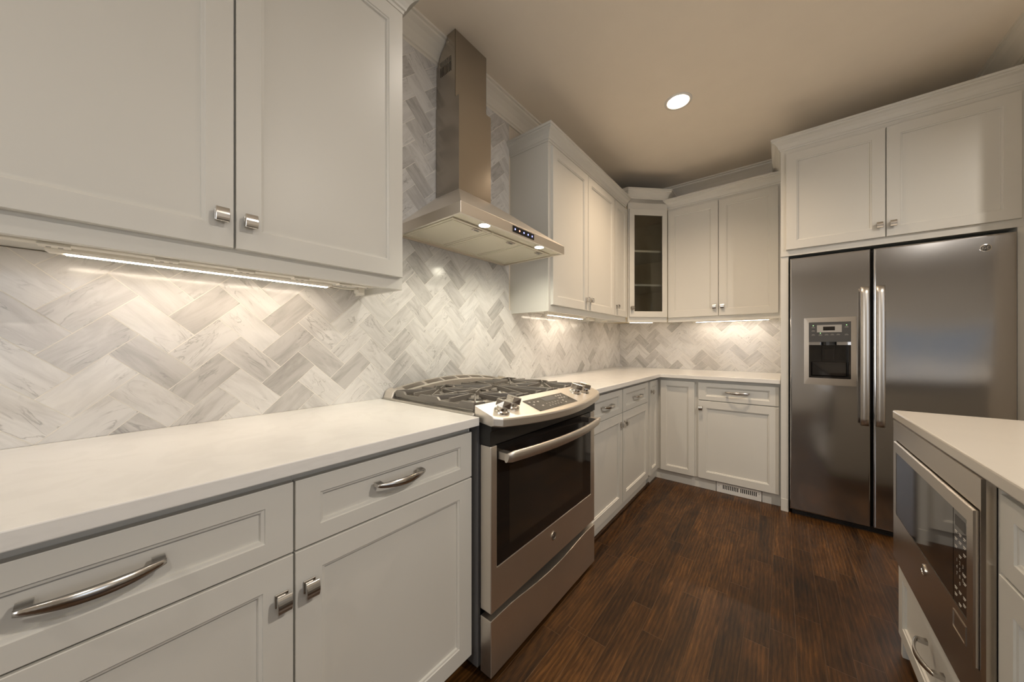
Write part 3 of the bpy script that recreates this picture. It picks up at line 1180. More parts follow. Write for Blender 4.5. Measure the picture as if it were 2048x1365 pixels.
# ------------------------------------------------------------------ under-cabinet lights
def led_bar(F, a0, a1, d0, d1, z, label, gp):
    c = thing('light_bar', label, 'light', tuple(F.p((a0 + a1) / 2, z, (d0 + d1) / 2)), gp)
    bm = B()
    loops(bm, [[F.p(a0, z + 0.022, d0), F.p(a1, z + 0.022, d0), F.p(a1, z + 0.022, d1), F.p(a0, z + 0.022, d1)],
               [F.p(a0, z + 0.006, d0), F.p(a1, z + 0.006, d0), F.p(a1, z + 0.006, d1), F.p(a0, z + 0.006, d1)],
               [F.p(a0 + 0.006, z, d0 + 0.006), F.p(a1 - 0.006, z, d0 + 0.006), F.p(a1 - 0.006, z, d1 - 0.006), F.p(a0 + 0.006, z, d1 - 0.006)]])
    h = obj('housing', bm, 'white', c)
    bm = B()
    fbox(bm, F, a0 + 0.03, a1 - 0.012, z - 0.0015, z + 0.001, d0 + 0.012, d1 - 0.012)
    obj('diffuser', bm, 'led', c)
    return c


gl = 'under-cabinet light bars'
led_bar(FL, -0.074, 0.560, 0.110, 0.148, 1.381, 'long warm light bar under the large left wall cabinet', gl)
led_bar(FL, 2.05, 2.62, 0.110, 0.148, 1.381, 'warm light bar under the two-door cabinet right of the hood', gl)
led_bar(FC, 0.06, LD - 0.06, -0.16, -0.122, 1.381, 'short warm light bar under the glass corner cabinet', gl)
led_bar(FB, 0.78, 1.38, -(YB - 0.110), -(YB - 0.148), 1.381, 'warm light bar under the back wall cabinet', gl)


def plug_strip(F, a0, a1, d0, d1, z, sockets, label):
    c = thing('outlet_strip', label, 'outlet', tuple(F.p((a0 + a1) / 2, z, (d0 + d1) / 2)), 'plug-in strips under the wall cabinets')
    bm = B(); fbox(bm, F, a0, a1, z, z + 0.022, d0, d1)
    obj('channel', bm, 'white', c, bevel=0.003)
    for s in sockets:
        bm = B(); fbox(bm, F, s - 0.022, s + 0.022, z - 0.004, z + 0.001, d0 + 0.002, d1 + 0.004)
        k_ = obj('socket', bm, 'white', c, bevel=0.001, seg=1)
        bm = B()
        for q in (-0.008, 0.008):
            fbox(bm, F, s + q - 0.0035, s + q + 0.0035, z - 0.0048, z - 0.0035, d0 + 0.012, d0 + 0.0145)
        obj('slots', bm, 'dgrey', k_)
    bm = B()
    lathe(bm, FrT(F.p(0, 0, 0), F.a, F.n, (0, 0, -1)), a1 - 0.010, (d0 + d1) / 2, [(0.003, -z - 0.001), (0.003, -z + 0.001)], 10)
    obj('screw', bm, 'dgrey', c)
    return c


plug_strip(FL, -0.25, 0.660, 0.222, 0.252, 1.380, (-0.055, 0.115, 0.275, 0.420, 0.560), 'white plug-in strip with flat sockets beside the long left light bar')
plug_strip(FL, 2.70, 3.10, 0.120, 0.150, 1.380, (2.80, 3.02), 'white plug-in strip beyond the light bar right of the hood')
# cord of the left light
bm = B()
tube(bm, [(0.128, 0.560, 1.388), (0.130, 0.600, 1.384), (0.126, 0.640, 1.386), (0.105, 0.665, 1.391), (0.09, 0.690, 1.396)], 0.0035, 8)
o = obj('cord', bm, 'white', smooth=True)
tag(o, 'short white cord from the left light bar towards the hood', 'cord')
bm = B()
fbox(bm, FL, 0.680, 0.700, 1.378, 1.403, 0.070, 0.110)
fbox(bm, FL, 0.700, 0.704, 1.372, 1.403, 0.040, 0.112)
o = obj('cord_clip', bm, 'white')
tag(o, 'small white bracket holding the light cord under the left cabinet', 'bracket')

# ------------------------------------------------------------------ range hood
c = thing('range_hood', 'stainless chimney range hood on the tiled wall', 'range hood', (0.24, 1.307, 1.688))
HY0, HY1, HX = 0.905, 1.712, 0.476
HZ0, HZ1, HZ2 = 1.688, 1.734, 1.953
CY0, CY1, CX = 1.152, 1.390, 0.194
hb = 0.011
bm = B()
rr = [[(hb, HY0, HZ0), (HX, HY0, HZ0), (HX, HY1, HZ0), (hb, HY1, HZ0)],
      [(hb, HY0, HZ1), (HX, HY0, HZ1), (HX, HY1, HZ1), (hb, HY1, HZ1)],
      [(hb, CY0, HZ2), (CX, CY0, HZ2), (CX, CY1, HZ2), (hb, CY1, HZ2)]]
inn = 0.012
R_ = loops(bm, rr, False, True)
ri = [bm.verts.new(p) for p in ((hb + inn, HY0 + inn, HZ0), (HX - inn, HY0 + inn, HZ0), (HX - inn, HY1 - inn, HZ0), (hb + inn, HY1 - inn, HZ0))]
ru = [bm.verts.new((v.co.x, v.co.y, HZ0 + 0.010)) for v in ri]
for j in range(4):
    k_ = (j + 1) % 4
    bm.faces.new((R_[0][j], R_[0][k_], ri[k_], ri[j]))
    bm.faces.new((ri[j], ri[k_], ru[k_], ru[j]))
bm.faces.new(ru)
obj('canopy', bm, 'steel_h', c, bevel=0.0012, seg=2)
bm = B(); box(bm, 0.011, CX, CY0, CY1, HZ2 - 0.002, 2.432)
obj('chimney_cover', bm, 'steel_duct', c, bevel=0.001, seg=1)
# upper duct: notched around the crown moulding at its back edge, with slots in the left side
bm = B()
ux, uy0, uy1, uz1 = 0.161, 1.156, 1.386, CEIL - 0.003
side = [(0.011, 2.430), (ux, 2.430), (ux, uz1), (0.098, uz1), (0.094, CEIL - 0.030), (0.076, CEIL - 0.048), (0.050, CEIL - 0.075), (0.034, CEIL - 0.102),
        (0.030, CEIL - 0.125), (0.011, CEIL - 0.130)]
t_ = 0.0012
# left side with slots cut as gaps: build as strips
sx0, sx1, sz0, sz1 = 0.045, 0.135, 2.585, 2.665
loops(bm, [[(x, uy1 - t_, z) for x, z in side], [(x, uy1, z) for x, z in side]])
box(bm, ux - t_, ux, uy0, uy1, 2.430, uz1)
# left side panel below, above and between slots
lo = [(0.011, 2.430), (ux, 2.430), (ux, sz0), (0.011, sz0)]
loops(bm, [[(x, uy0, z) for x, z in lo], [(x, uy0 + t_, z) for x, z in lo]])
up_ = [(0.032, sz1), (ux, sz1), (ux, uz1), (0.098, uz1), (0.094, CEIL - 0.030), (0.076, CEIL - 0.048), (0.050, CEIL - 0.075), (0.034, CEIL - 0.102)]
up_ = [(0.011, sz0), (sx0, sz0), (sx0, sz1), (ux, sz1), (ux, uz1), (0.098, uz1), (0.094, CEIL - 0.030), (0.076, CEIL - 0.048), (0.050, CEIL - 0.075), (0.034, CEIL - 0.102), (0.030, CEIL - 0.125), (0.011, CEIL - 0.13)]
loops(bm, [[(x, uy0, z) for x, z in up_], [(x, uy0 + t_, z) for x, z in up_]])
ns = 8
pit = (sx1 - sx0) / ns
for q in range(ns):
    x0 = sx0 + q * pit + pit * 0.48
    box(bm, x0, sx0 + (q + 1) * pit, uy0, uy0 + t_, sz0, sz1)
box(bm, sx1, ux, uy0, uy0 + t_, sz0, sz1)
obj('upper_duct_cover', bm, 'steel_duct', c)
bm = B(); box(bm, 0.013, ux - 0.006, uy0 + 0.02, uy0 + 0.022, 2.44, 2.66)
obj('duct_interior', bm, 'void', c)  # near-black plate stands in for the darkness inside the duct
bm = B(); lathe(bm, Fr((0, uy0, 0), (1, 0, 0), (0, -1, 0)), 0.108, 2.742, [(0.004, 0), (0.004, 0.001), (0.002, 0.002)], 12)
obj('screw', bm, 'chrome', c)
# underside: panel, three filters, two lamps
zU = HZ0 + 0.0085
bm = B(); box(bm, hb + inn, HX - inn, HY0 + inn, HY1 - inn, zU, zU + 0.001)
obj('underside_panel', bm, 'filter', c)
FU = FrT((0, 0, 0), (0, 1, 0), (1, 0, 0), (0, 0, -1))      # a=y, w=x, d=-z
fy = [0.930, 1.166, 1.430, 1.688]
fy = [0.925, 1.172, 1.424, 1.682]
for q in range(3):
    bm = B()
    door = door_bm(FU, fy[q] + 0.003, fy[q + 1] - 0.003, 0.055, 0.400, -(zU - 0.006), 0.005, 0.012, 0.012, 0.0015)
    f_ = obj('grease_filter', door, 'filter', c)
    bm = B()
    yc = fy[q] + 0.175
    fbox(bm, FU, yc - 0.022, yc + 0.022, 0.355, 0.385, -(zU - 0.006), -(zU - 0.0085))
    l_ = obj('latch', bm, 'steel', f_, bevel=0.001, seg=1)
    bm = B()
    fbox(bm, FU, yc - 0.014, yc + 0.012, 0.366, 0.374, -(zU - 0.0085), -(zU - 0.009))
    obj('latch_slot', bm, 'dgrey', l_)
for yy in (1.083, 1.512):
    bm = B()
    lathe(bm, FU, yy, 0.436, [(0.030, -zU), (0.030, -(zU - 0.003)), (0.025, -(zU - 0.0045)), (0.025, -(zU - 0.001))], 24, True, True)
    l_ = obj('lamp', bm, 'chrome', c)
    bm = B()
    lathe(bm, FU, yy, 0.436, [(0.0245, -zU), (0.0245, -(zU - 0.004))], 24)
    obj('lens', bm, 'led2', l_)
    sp = bpy.data.lights.new('hood_spot', 'SPOT')
    sp.energy = LE['hood']
    sp.color = (1.0, 0.93, 0.74)
    sp.spot_size = math.radians(150)
    sp.spot_blend = 0.9
    sp.shadow_soft_size = 0.022
    so = bpy.data.objects.new('hood_spot', sp)
    COL.objects.link(so)
    so.location = (0.436, yy, zU - 0.012)
    so.rotation_euler = (0, math.radians(12), 0)
bm = B(); fbox(bm, FL, 1.232, 1.405, 1.697, 1.727, HX, HX + 0.0015)
cp = obj('control_panel', bm, 'bglass', c)
for q in range(5):
    yy = 1.250 + q * 0.0345
    bm = B()
    lathe(bm, FL, yy, 1.712, [(0.0045, HX + 0.0014), (0.0045, HX + 0.0019)], 12)
    obj('touch_button', bm, 'red' if q == 1 else 'blue', cp)

# ------------------------------------------------------------------ range
RY0, RY1 = 0.846, 1.682
c = thing('gas_range', 'stainless slide-in gas range with oven, set into the left worktop run', 'range', (0.36, 1.262, 0))
bm = B(); box(bm, 0.012, 0.630, 0.842, 1.686, 0.03, 0.905)
obj('body', bm, 'sgrey', c)
# cooktop surface
bm = B(); box(bm, 0.02, 0.615, 0.838, 1.690, 0.905, 0.921)
ck = obj('cooktop', bm, 'enamel', c, bevel=0.003)
bm = B(); box(bm, 0.085, 0.600, 0.862, 1.666, 0.9205, 0.9225)
obj('burner_well', bm, 'iron', ck)
# burners
for (bx, by, br) in ((0.225, 1.005, 0.042), (0.455, 1.005, 0.050), (0.340, 1.262, 0.046), (0.225, 1.520, 0.042), (0.455, 1.520, 0.056)):
    FZ = FrT((0, 0, 0), (1, 0, 0), (0, 1, 0), (0, 0, 1))
    bm = B(); lathe(bm, FZ, bx, by, [(br * 1.25, 0.9215), (br * 1.2, 0.928), (br, 0.934), (br, 0.938)], 24)
    b_ = obj('burner', bm, 'enamel', c, smooth=False)
    bm = B(); lathe(bm, FZ, bx, by, [(br * 0.86, 0.937), (br * 0.86, 0.943), (br * 0.7, 0.946)], 24)
    obj('burner_cap', bm, 'iron', b_)


def gbar(bm, p, q, w, z0, z1, z2=None, z3=None):
    """cast bar from p to q (x, y), width w, from z0 up to z1 (start) and z2..z3 (end)"""
    p, q = Vector(p), Vector(q)
    t = (q - p).normalized()
    s = Vector((-t.y, t.x)) * (w / 2)
    z2 = z0 if z2 is None else z2
    z3 = z1 if z3 is None else z3
    loops(bm, [[(p.x + s.x, p.y + s.y, z0), (p.x - s.x, p.y - s.y, z0), (p.x - s.x * 0.6, p.y - s.y * 0.6, z1), (p.x + s.x * 0.6, p.y + s.y * 0.6, z1)],
               [(q.x + s.x, q.y + s.y, z2), (q.x - s.x, q.y - s.y, z2), (q.x - s.x * 0.6, q.y - s.y * 0.6, z3), (q.x + s.x * 0.6, q.y + s.y * 0.6, z3)]])


def skirt(bm, p, q, notches):
    """outer rail of a grate: flat bar whose top dips between raised lands"""
    p, q = Vector(p), Vector(q)
    t = (q - p)
    Ln = t.length
    t.normalize()
    s = Vector((-t.y, t.x)) * 0.0055
    tops = [(0.0, 0.955)]
    for (c0, c1) in notches:
        tops += [(c0, 0.955), (c0 + 0.03, 0.942), (c1 - 0.03, 0.942), (c1, 0.955)]
    tops.append((1.0, 0.955))
    rings = []
    for f, zt in tops:
        a_ = p + t * Ln * f
        rings.append([(a_.x + s.x, a_.y + s.y, 0.929), (a_.x - s.x, a_.y - s.y, 0.929), (a_.x - s.x, a_.y - s.y, zt), (a_.x + s.x, a_.y + s.y, zt)])
    loops(bm, rings)


def grate(y0, y1, centers):
    bm = B()
    x0, x1 = 0.092, 0.598
    skirt(bm, (x0, y0), (x1, y0), ((0.12, 0.36), (0.58, 0.86)))
    skirt(bm, (x0, y1), (x1, y1), ((0.12, 0.36), (0.58, 0.86)))
    skirt(bm, (x0, y0), (x0, y1), ((0.2, 0.8),))
    skirt(bm, (x1, y0), (x1, y1), ((0.15, 0.45), (0.6, 0.85)))
    ym = (y0 + y1) / 2
    xm = (x0 + x1) / 2
    if len(centers) > 1:
        gbar(bm, (xm, y0), (xm, y1), 0.010, 0.940, 0.957)
    for (cx_, cy_, r0) in centers:
        xa, xb = (x0, xm) if cx_ < xm else (xm, x1)
        if len(centers) == 1:
            xa, xb = x0, x1
        ends = [(xa, y0), (xa, y1), (xb, y0), (xb, y1), (cx_, y0), (cx_, y1), (xa, cy_), (xb, cy_)]
        for i_, (ex_, ey_) in enumerate(ends):
            v_ = Vector((ex_ - cx_, ey_ - cy_))
            n_ = v_.normalized()
            st_ = Vector((cx_, cy_)) + n_ * r0
            gbar(bm, (st_.x, st_.y), (ex_, ey_), 0.0085, 0.944, 0.962, 0.936, 0.957)
    # feet
    for fx_ in (x0 + 0.006, x1 - 0.006):
        for fy_ in (y0 + 0.006, y1 - 0.006):
            box(bm, fx_ - 0.006, fx_ + 0.006, fy_ - 0.006, fy_ + 0.006, 0.921, 0.935)
    return obj('grate', bm, 'iron', c, bevel=0.0008, seg=1)


grate(0.864, 1.148, ((0.225, 1.005, 0.022), (0.455, 1.005, 0.026)))
grate(1.152, 1.376, ((0.340, 1.262, 0.024),))
grate(1.380, 1.664, ((0.225, 1.520, 0.022), (0.455, 1.520, 0.026)))
# rear vent trim: an arched rail with open slots
bm = B()
nseg = 36
def arch(t):
    return 0.930 + 0.050 * math.sin(math.pi * t) ** 0.75
ring_t, ring_b = [], []
pts_f, pts_k = [], []
slots = [(0.10, 0.235), (0.255, 0.375), (0.39, 0.50), (0.515, 0.62), (0.635, 0.745), (0.765, 0.90)]
ts = sorted(set([i / 60 for i in range(61)] + [s for p_ in slots for s in p_]))
y_of = lambda t: 0.850 + t * (1.676 - 0.850)
xf, xk = 0.078, 0.018
for i in range(len(ts) - 1):
    t0, t1 = ts[i], ts[i + 1]
    tm = (t0 + t1) / 2
    ins = any(s0 < tm < s1 for s0, s1 in slots)
    segs = ((xk, xk + 0.010), (xf - 0.014, xf)) if ins else ((xk, xf),)
    for (xa, xb) in segs:
        z0a, z0b = arch(t0), arch(t1)
        sl_ = lambda x: (xf - x) * 0.10
        sl_ = lambda x: (xf - x) * 0.30 - 0.006
        loops(bm, [[(xa, y_of(t0), z0a - 0.012), (xb, y_of(t0), z0a - 0.012), (xb, y_of(t0), z0a + sl_(xb)), (xa, y_of(t0), z0a + sl_(xa))],
                   [(xa, y_of(t1), z0b - 0.012), (xb, y_of(t1), z0b - 0.012), (xb, y_of(t1), z0b + sl_(xb)), (xa, y_of(t1), z0b + sl_(xa))]])
bmesh.ops.remove_doubles(bm, verts=bm.verts, dist=1e-6)
# end cheeks and front apron
for s_, t_e in ((0.850, 0.0), (1.676, 1.0)):
    sg = 1 if t_e == 0 else -1
    loops(bm, [[(xk, s_ - sg * 0.008, 0.918), (xf + 0.006, s_ - sg * 0.008, 0.918), (xf + 0.006, s_ + sg * 0.02, 0.918), (xk, s_ + sg * 0.02, 0.918)],
               [(xk, s_ + sg * 0.004, 0.950), (xf, s_ + sg * 0.004, 0.946), (xf, s_ + sg * 0.026, 0.958), (xk, s_ + sg * 0.026, 0.962)]])
ap = []
for i in range(31):
    t = i / 30
    ap.append([(xf - 0.003, y_of(t), 0.918), (xf + 0.004, y_of(t), 0.918), (xf + 0.0005, y_of(t), arch(t) - 0.007), (xf - 0.003, y_of(t), arch(t) - 0.007)])
loops(bm, ap)
obj('rear_vent_trim', bm, 'steel_h', c, recalc=True)
bm = B()
ap = []
for i in range(31):
    t = i / 30
    ap.append([(xk + 0.004, y_of(t), 0.918), (xf - 0.006, y_of(t), 0.918), (xf - 0.006, y_of(t), arch(t) - 0.020), (xk + 0.004, y_of(t), arch(t) - 0.020)])
loops(bm, ap)
obj('vent_void', bm, 'dgrey', c)  # solid dark block imitating the shade below the vent slots

# bow-fronted control panel
def bow(t):           # front x at t in 0..1 along y
    return 0.712 + 0.052 * math.sin(math.pi * min(1, max(0, t))) ** 0.85
nb = 28
top, low = [], []
PB = 0.612
def pz(x):
    return 0.949 - (x - PB) * 0.33
bm = B()
rings = []
for i in range(nb + 1):
    t = i / nb
    y = RY0 + 0.001 + t * (RY1 - RY0 - 0.002)
    xf_ = bow(t)
    if i == 0 or i == nb:
        xf_ -= 0.010
    zt = pz(xf_) + 0.003
    rings.append([(PB, y, 0.895), (PB, y, 0.949), (xf_ - 0.010, y, pz(xf_ - 0.010)), (xf_ - 0.002, y, zt - 0.004), (xf_, y, zt - 0.010), (xf_, y, zt - 0.034), (xf_ - 0.012, y, zt - 0.038)])
loops(bm, rings)
cpn = obj('control_panel', bm, 'steel_h', c, bevel=0.002, seg=2)
# surface frame of the panel: a = y, w = down slope towards +x
th = math.atan(0.33)
FP = FrT((PB, 0, 0.949), (0, 1, 0), (-math.cos(th), 0, math.sin(th)), (math.sin(th), 0, math.cos(th)))
bm = B(); fbox(bm, FP, 1.078, 1.378, -0.132, -0.040, 0.0003, 0.0016)
dsp = obj('display', bm, 'panelglass', cpn, bevel=0.002, seg=1)
bm = B(); fbox(bm, FP, 1.190, 1.285, -0.080, -0.050, 0.0016, 0.0020)
obj('clock_window', bm, 'dgrey', dsp)
bm = B()
for q, s_ in enumerate(('1', '2', '3', '4', '5', '6', '7', '8', '9', '0')):
    text_bm(bm, FP, 1.175 + (q % 5) * 0.022, -0.096 - (q // 5) * 0.018, 0.0017, s_, 0.011)
for (a_, w_) in ((1.10, -0.058), (1.125, -0.064), (1.10, -0.082), (1.15, -0.066), (1.305, -0.056), (1.325, -0.056), (1.345, -0.056), (1.305, -0.076), (1.325, -0.076), (1.345, -0.078), (1.14, -0.10), (1.30, -0.098), (1.30, -0.115)):
    fbox(bm, FP, a_ - 0.006, a_ + 0.006, w_ - 0.001, w_ + 0.001, 0.0016, 0.0019)
    fbox(bm, FP, a_ - 0.004, a_ + 0.003, w_ - 0.005, w_ - 0.0038, 0.0016, 0.0019)
print_on(dsp, bm, 'mark')
for (ky, kx) in ((0.912, 0.075), (0.984, 0.062), (1.478, 0.062), (1.552, 0.070)):
    bm = B()
    lathe(bm, FP, ky, -kx, [(0.030, 0.0), (0.029, 0.006), (0.022, 0.010), (0.021, 0.020)], 28)
    kb = obj('control_knob', bm, 'chrome', cpn)
    bm = B()
    # wedge shaped grip
    F2 = FrT(FP.p(ky, -kx, 0.018), FP.a * math.cos(0.5) + FP.u * math.sin(0.5), -FP.a * math.sin(0.5) + FP.u * math.cos(0.5), FP.n)
    loops(bm, [[F2.p(-0.006, -0.028, 0), F2.p(0.006, -0.028, 0), F2.p(0.010, 0.0, 0), F2.p(0.006, 0.028, 0), F2.p(-0.006, 0.028, 0), F2.p(-0.010, 0.0, 0)],
               [F2.p(-0.004, -0.027, 0.026), F2.p(0.004, -0.027, 0.026), F2.p(0.006, 0.0, 0.026), F2.p(0.004, 0.027, 0.026), F2.p(-0.004, 0.027, 0.026), F2.p(-0.006, 0.0, 0.026)]])
    obj('grip', bm, 'chrome', kb, bevel=0.0015)
# black vent band under the panel
bm = B()
rings = []
for i in range(nb + 1):
    t = i / nb
    y = RY0 + 0.006 + t * (RY1 - RY0 - 0.012)
    xf_ = 0.676 + 0.030 * math.sin(math.pi * t)
    rings.append([(0.60, y, 0.815), (0.60, y, 0.896), (xf_ + 0.012, y, 0.884), (xf_ + 0.012, y, 0.868), (0.682, y, 0.862), (0.682, y, 0.815)])
loops(bm, rings)
obj('vent_band', bm, 'black', c)
# oven door
OX = 0.686
dy0, dy1 = 0.852, 1.664
bm = B()
gy0, gy1, gz0, gz1 = 0.884, 1.622, 0.386, 0.812
# stainless surround: left stile, right stile, bottom rail
pl = [(dy0, 0.236), (dy1, 0.236), (dy1, 0.813), (gy1, 0.813), (gy1, gz0), (gy0, gz0), (gy0, 0.813), (dy0, 0.813)]
loops(bm, [[(0.635, y, z) for y, z in pl], [(OX, y, z) for y, z in pl]])
dr_ = obj('oven_door', bm, 'steel_h', c, bevel=0.003, seg=2)
bm = B(); box(bm, 0.635, OX - 0.002, gy0 - 0.0002, gy1 + 0.0002, gz0 - 0.0002, gz1)
gw = obj('oven_window', bm, 'bglass', dr_)
bm = B(); box(bm, OX - 0.0022, OX - 0.0015, gy0 + 0.07, gy1 - 0.09, gz0 + 0.05, gz1 - 0.09)
obj('inner_window', bm, simple('smoked_window', (0.022, 0.018, 0.014), 0.08, spec=0.7), gw)
# handle
bm = B()
nh = 28
rings = []
for i in range(nh + 1):
    t = -1 + 2 * i / nh
    y = 1.258 + t * 0.372
    xo = 0.728 + 0.040 * (1 - t * t)
    zc = 0.775
    e_ = 0.8 if abs(t) == 1 else 1.0
    sec = []
    for j in range(14):
        an = 2 * math.pi * j / 14
        sec.append((xo + 0.011 * e_ * math.cos(an) + 0.004 * math.sin(an), y, zc + 0.021 * e_ * math.sin(an)))
    rings.append(sec)
loops(bm, rings)
for s_ in (-1, 1):
    yy = 1.258 + s_ * 0.352
    box(bm, OX - 0.001, 0.732, yy - 0.014, yy + 0.014, 0.762, 0.788)
h_ = obj('handle', bm, 'steel_h', dr_, smooth=False)
for p_ in h_.data.polygons:
    p_.use_smooth = p_.index < nh * 14
badge(FL, 1.256, 0.330, OX, 0.019, dr_)
# lower drawer with a dipped top edge
bm = B()
ring_f, ring_b = [], []
nt_ = 30
topl = []
for i in range(nt_ + 1):
    t = i / nt_
    dip = 0.5 - 0.5 * math.cos(2 * math.pi * min(1, max(0, (t - 0.12) / 0.76)))
    topl.append((dy0 + t * (dy1 - dy0), 0.212 - 0.022 * (dip ** 0.7) * (1 if 0.12 < t < 0.88 else 0)))
pl = [(dy0, 0.016), (dy1, 0.016)] + topl[::-1]
loops(bm, [[(0.635, y, z) for y, z in pl], [(OX, y, z) for y, z in pl]])
obj('lower_drawer', bm, 'steel_h', c, bevel=0.002, seg=2)
bm = B(); box(bm, 0.60, 0.636, dy0 + 0.004, dy1 - 0.004, 0.19, 0.25)
obj('drawer_gap', bm, 'void', c)  # black block fills the gap in place of its shade

# ------------------------------------------------------------------ refrigerator
c = thing('refrigerator', 'stainless side-by-side refrigerator with dispenser in the left door', 'refrigerator', (1.963, 3.4, 0))
bm = B(); fbox(bm, FB, 1.516, 2.412, 0.03, 1.757, -3.76, -3.075)
obj('body', bm, 'dgrey', c)
bm = B(); fbox(bm, FB, 1.514, 2.414, 0.0, 0.035, -3.70, -3.03)
for q in range(2):
    fbox(bm, FB, 1.52, 2.41, 0.010 + q * 0.012, 0.014 + q * 0.012, -3.03, -3.026)
obj('base_grille', bm, 'black', c)
# door with a recess hole
FF = -3.000
def fridge_door(a0, a1, hole=None):
    bm = B()
    z0, z1 = 0.036, 1.755
    r = 0.010
    def ring(ins, d):
        return [FB.p(a0 + ins, z0 + ins, d), FB.p(a1 - ins, z0 + ins, d), FB.p(a1 - ins, z1 - ins, d), FB.p(a0 + ins, z1 - ins, d)]
    rings = [ring(0, FF - 0.070)]
    for k_ in range(0, 5):
        an = k_ * math.pi / 8
        rings.append(ring(r * (1 - math.cos(an)), FF - r + r * math.sin(an)))
    R_ = loops(bm, rings, True, hole is None)
    if hole:
        hv = [bm.verts.new(FB.p(x, z, FF)) for x, z in ((hole[0], hole[2]), (hole[1], hole[2]), (hole[1], hole[3]), (hole[0], hole[3]))]
        hb_ = [bm.verts.new(FB.p(x, z, FF - 0.060)) for x, z in ((hole[0], hole[2]), (hole[1], hole[2]), (hole[1], hole[3]), (hole[0], hole[3]))]
        for j in range(4):
            k_ = (j + 1) % 4
            bm.faces.new((R_[-1][j], R_[-1][k_], hv[k_], hv[j]))
            bm.faces.new((hv[j], hv[k_], hb_[k_], hb_[j]))
        bm.faces.new(hb_)
    o = obj('door', bm, 'steel_fr', c)
    return o


def fridge_handle(a, parent):
    bm = B()
    w = 0.0195
    n_ = 20
    rings = []
    z0, z1 = 0.668, 1.520
    for i in range(n_ + 1):
        t = i / n_
        z = z0 + t * (z1 - z0)
        s_ = -1 + 2 * t
        dd = FF + 0.046 + 0.012 * (1 - s_ ** 4)
        rings.append([FB.p(a - w, z, dd - 0.010), FB.p(a - w, z, dd - 0.002), FB.p(a - w * 0.75, z, dd + 0.003), FB.p(a, z, dd + 0.0045),
                      FB.p(a + w * 0.75, z, dd + 0.003), FB.p(a + w, z, dd - 0.002), FB.p(a + w, z, dd - 0.010)])
    loops(bm, rings)
    for zz in (0.720, 1.460):
        fbox(bm, FB, a - 0.009, a + 0.009, zz - 0.022, zz + 0.022, FF, FF + 0.042)
    o = obj('handle', bm, 'steel_fh', parent)
    for p_ in o.data.polygons:
        p_.use_smooth = p_.index < n_ * 7
    return o


HX0, HX1, HZa, HZb = 1.600, 1.800, 0.945, 1.312
dL = fridge_door(1.5030, 1.8865, (HX0, HX1, HZa, HZb))
fridge_handle(1.856, dL)
dR = fridge_door(1.8975, 2.4130)
fridge_handle(1.921, dR)
badge(FB, 2.312, 1.684, FF, 0.020, dR)
# dispenser
bm = B()
o0 = (HX0 - 0.024, HX1 + 0.024, HZa - 0.045, HZb + 0.030)
rings = []
for (k_, dd) in ((0, 0.0005), (0, 0.0030), (1, 0.0034), (1, 0.0005)):
    r_ = o0 if k_ == 0 else (HX0, HX1, HZa, HZb)
    rings.append([FB.p(r_[0], r_[2], FF + dd), FB.p(r_[1], r_[2], FF + dd), FB.p(r_[1], r_[3], FF + dd), FB.p(r_[0], r_[3], FF + dd)])
R_ = loops(bm, rings, False, False)
for j in range(4):
    k_ = (j + 1) % 4
    bm.faces.new((R_[0][j], R_[0][k_], R_[-1][k_], R_[-1][j]))
dz = obj('dispenser_surround', bm, 'steel', dL)
bm = B()
# black liner of the recess
e_ = 0.001
fbox(bm, FB, HX0 + e_, HX0 + 0.010, HZa + e_, HZb - 0.15, FF - 0.055, FF + 0.003)
fbox(bm, FB, HX1 - 0.010, HX1 - e_, HZa + e_, HZb - 0.15, FF - 0.055, FF + 0.003)
fbox(bm, FB, HX0 + 0.010, HX1 - 0.010, HZa + e_, HZa + 0.012, FF - 0.055, FF + 0.006)
fbox(bm, FB, HX0 + 0.010, HX1 - 0.010, HZa + 0.012, HZb - 0.15, FF - 0.058, FF - 0.054)
obj('dispenser_recess', bm, 'bglass', dL)
bm = B(); fbox(bm, FB, HX0 + e_, HX1 - e_, HZb - 0.152 + 0.022, HZb - e_, FF - 0.055, FF + 0.004)
dp = obj('dispenser_panel', bm, 'dgrey', dL, bevel=0.003)
bm = B(); fbox(bm, FB, 1.640, 1.758, 1.245, 1.293, FF + 0.004, FF + 0.0055)
p1 = obj('readout_bezel', bm, 'grey', dp)
bm = B(); fbox(bm, FB, 1.670, 1.726, 1.257, 1.282, FF + 0.0055, FF + 0.006)
obj('readout', bm, 'bglass', dp)
for (x_, z_, mt) in ((1.622, 1.290, 'green'), (1.780, 1.290, 'green'), (1.657, 1.240, 'green')):
    bm = B(); lathe(bm, FB, x_, z_, [(0.0022, FF + 0.004), (0.0022, FF + 0.0052)], 8)
    obj('indicator', bm, mt, dp)
bm = B()
for (x_, z_) in ((1.622, 1.279), (1.622, 1.256), (1.622, 1.230), (1.657, 1.229), (1.687, 1.231), (1.714, 1.231), (1.742, 1.231), (1.780, 1.279), (1.780, 1.230)):
    fbox(bm, FB, x_ - 0.009, x_ + 0.009, z_ - 0.0035, z_ - 0.0022, FF + 0.004, FF + 0.0046)
    fbox(bm, FB, x_ - 0.006, x_ + 0.006, z_ + 0.0010, z_ + 0.0020, FF + 0.004, FF + 0.0046)
print_on(dp, bm, 'markg')
bm = B()
loops(bm, [[FB.p(1.700 + 0.038 * math.cos(t * math.pi / 8), z_, FF - 0.030 + 0.030 * math.sin(t * math.pi / 8)) for t in range(0, 9)] + [FB.p(1.662, z_, FF - 0.05), FB.p(1.738, z_, FF - 0.05)] for z_ in (1.160, 1.184)])
obj('spout_hood', bm, 'black', dL, recalc=True)
bm = B()
fbox(bm, FB, 1.668, 1.732, 1.055, 1.160, FF - 0.046, FF - 0.036)
fbox(bm, FB, 1.676, 1.724, 1.062, 1.140, FF - 0.036, FF - 0.034)
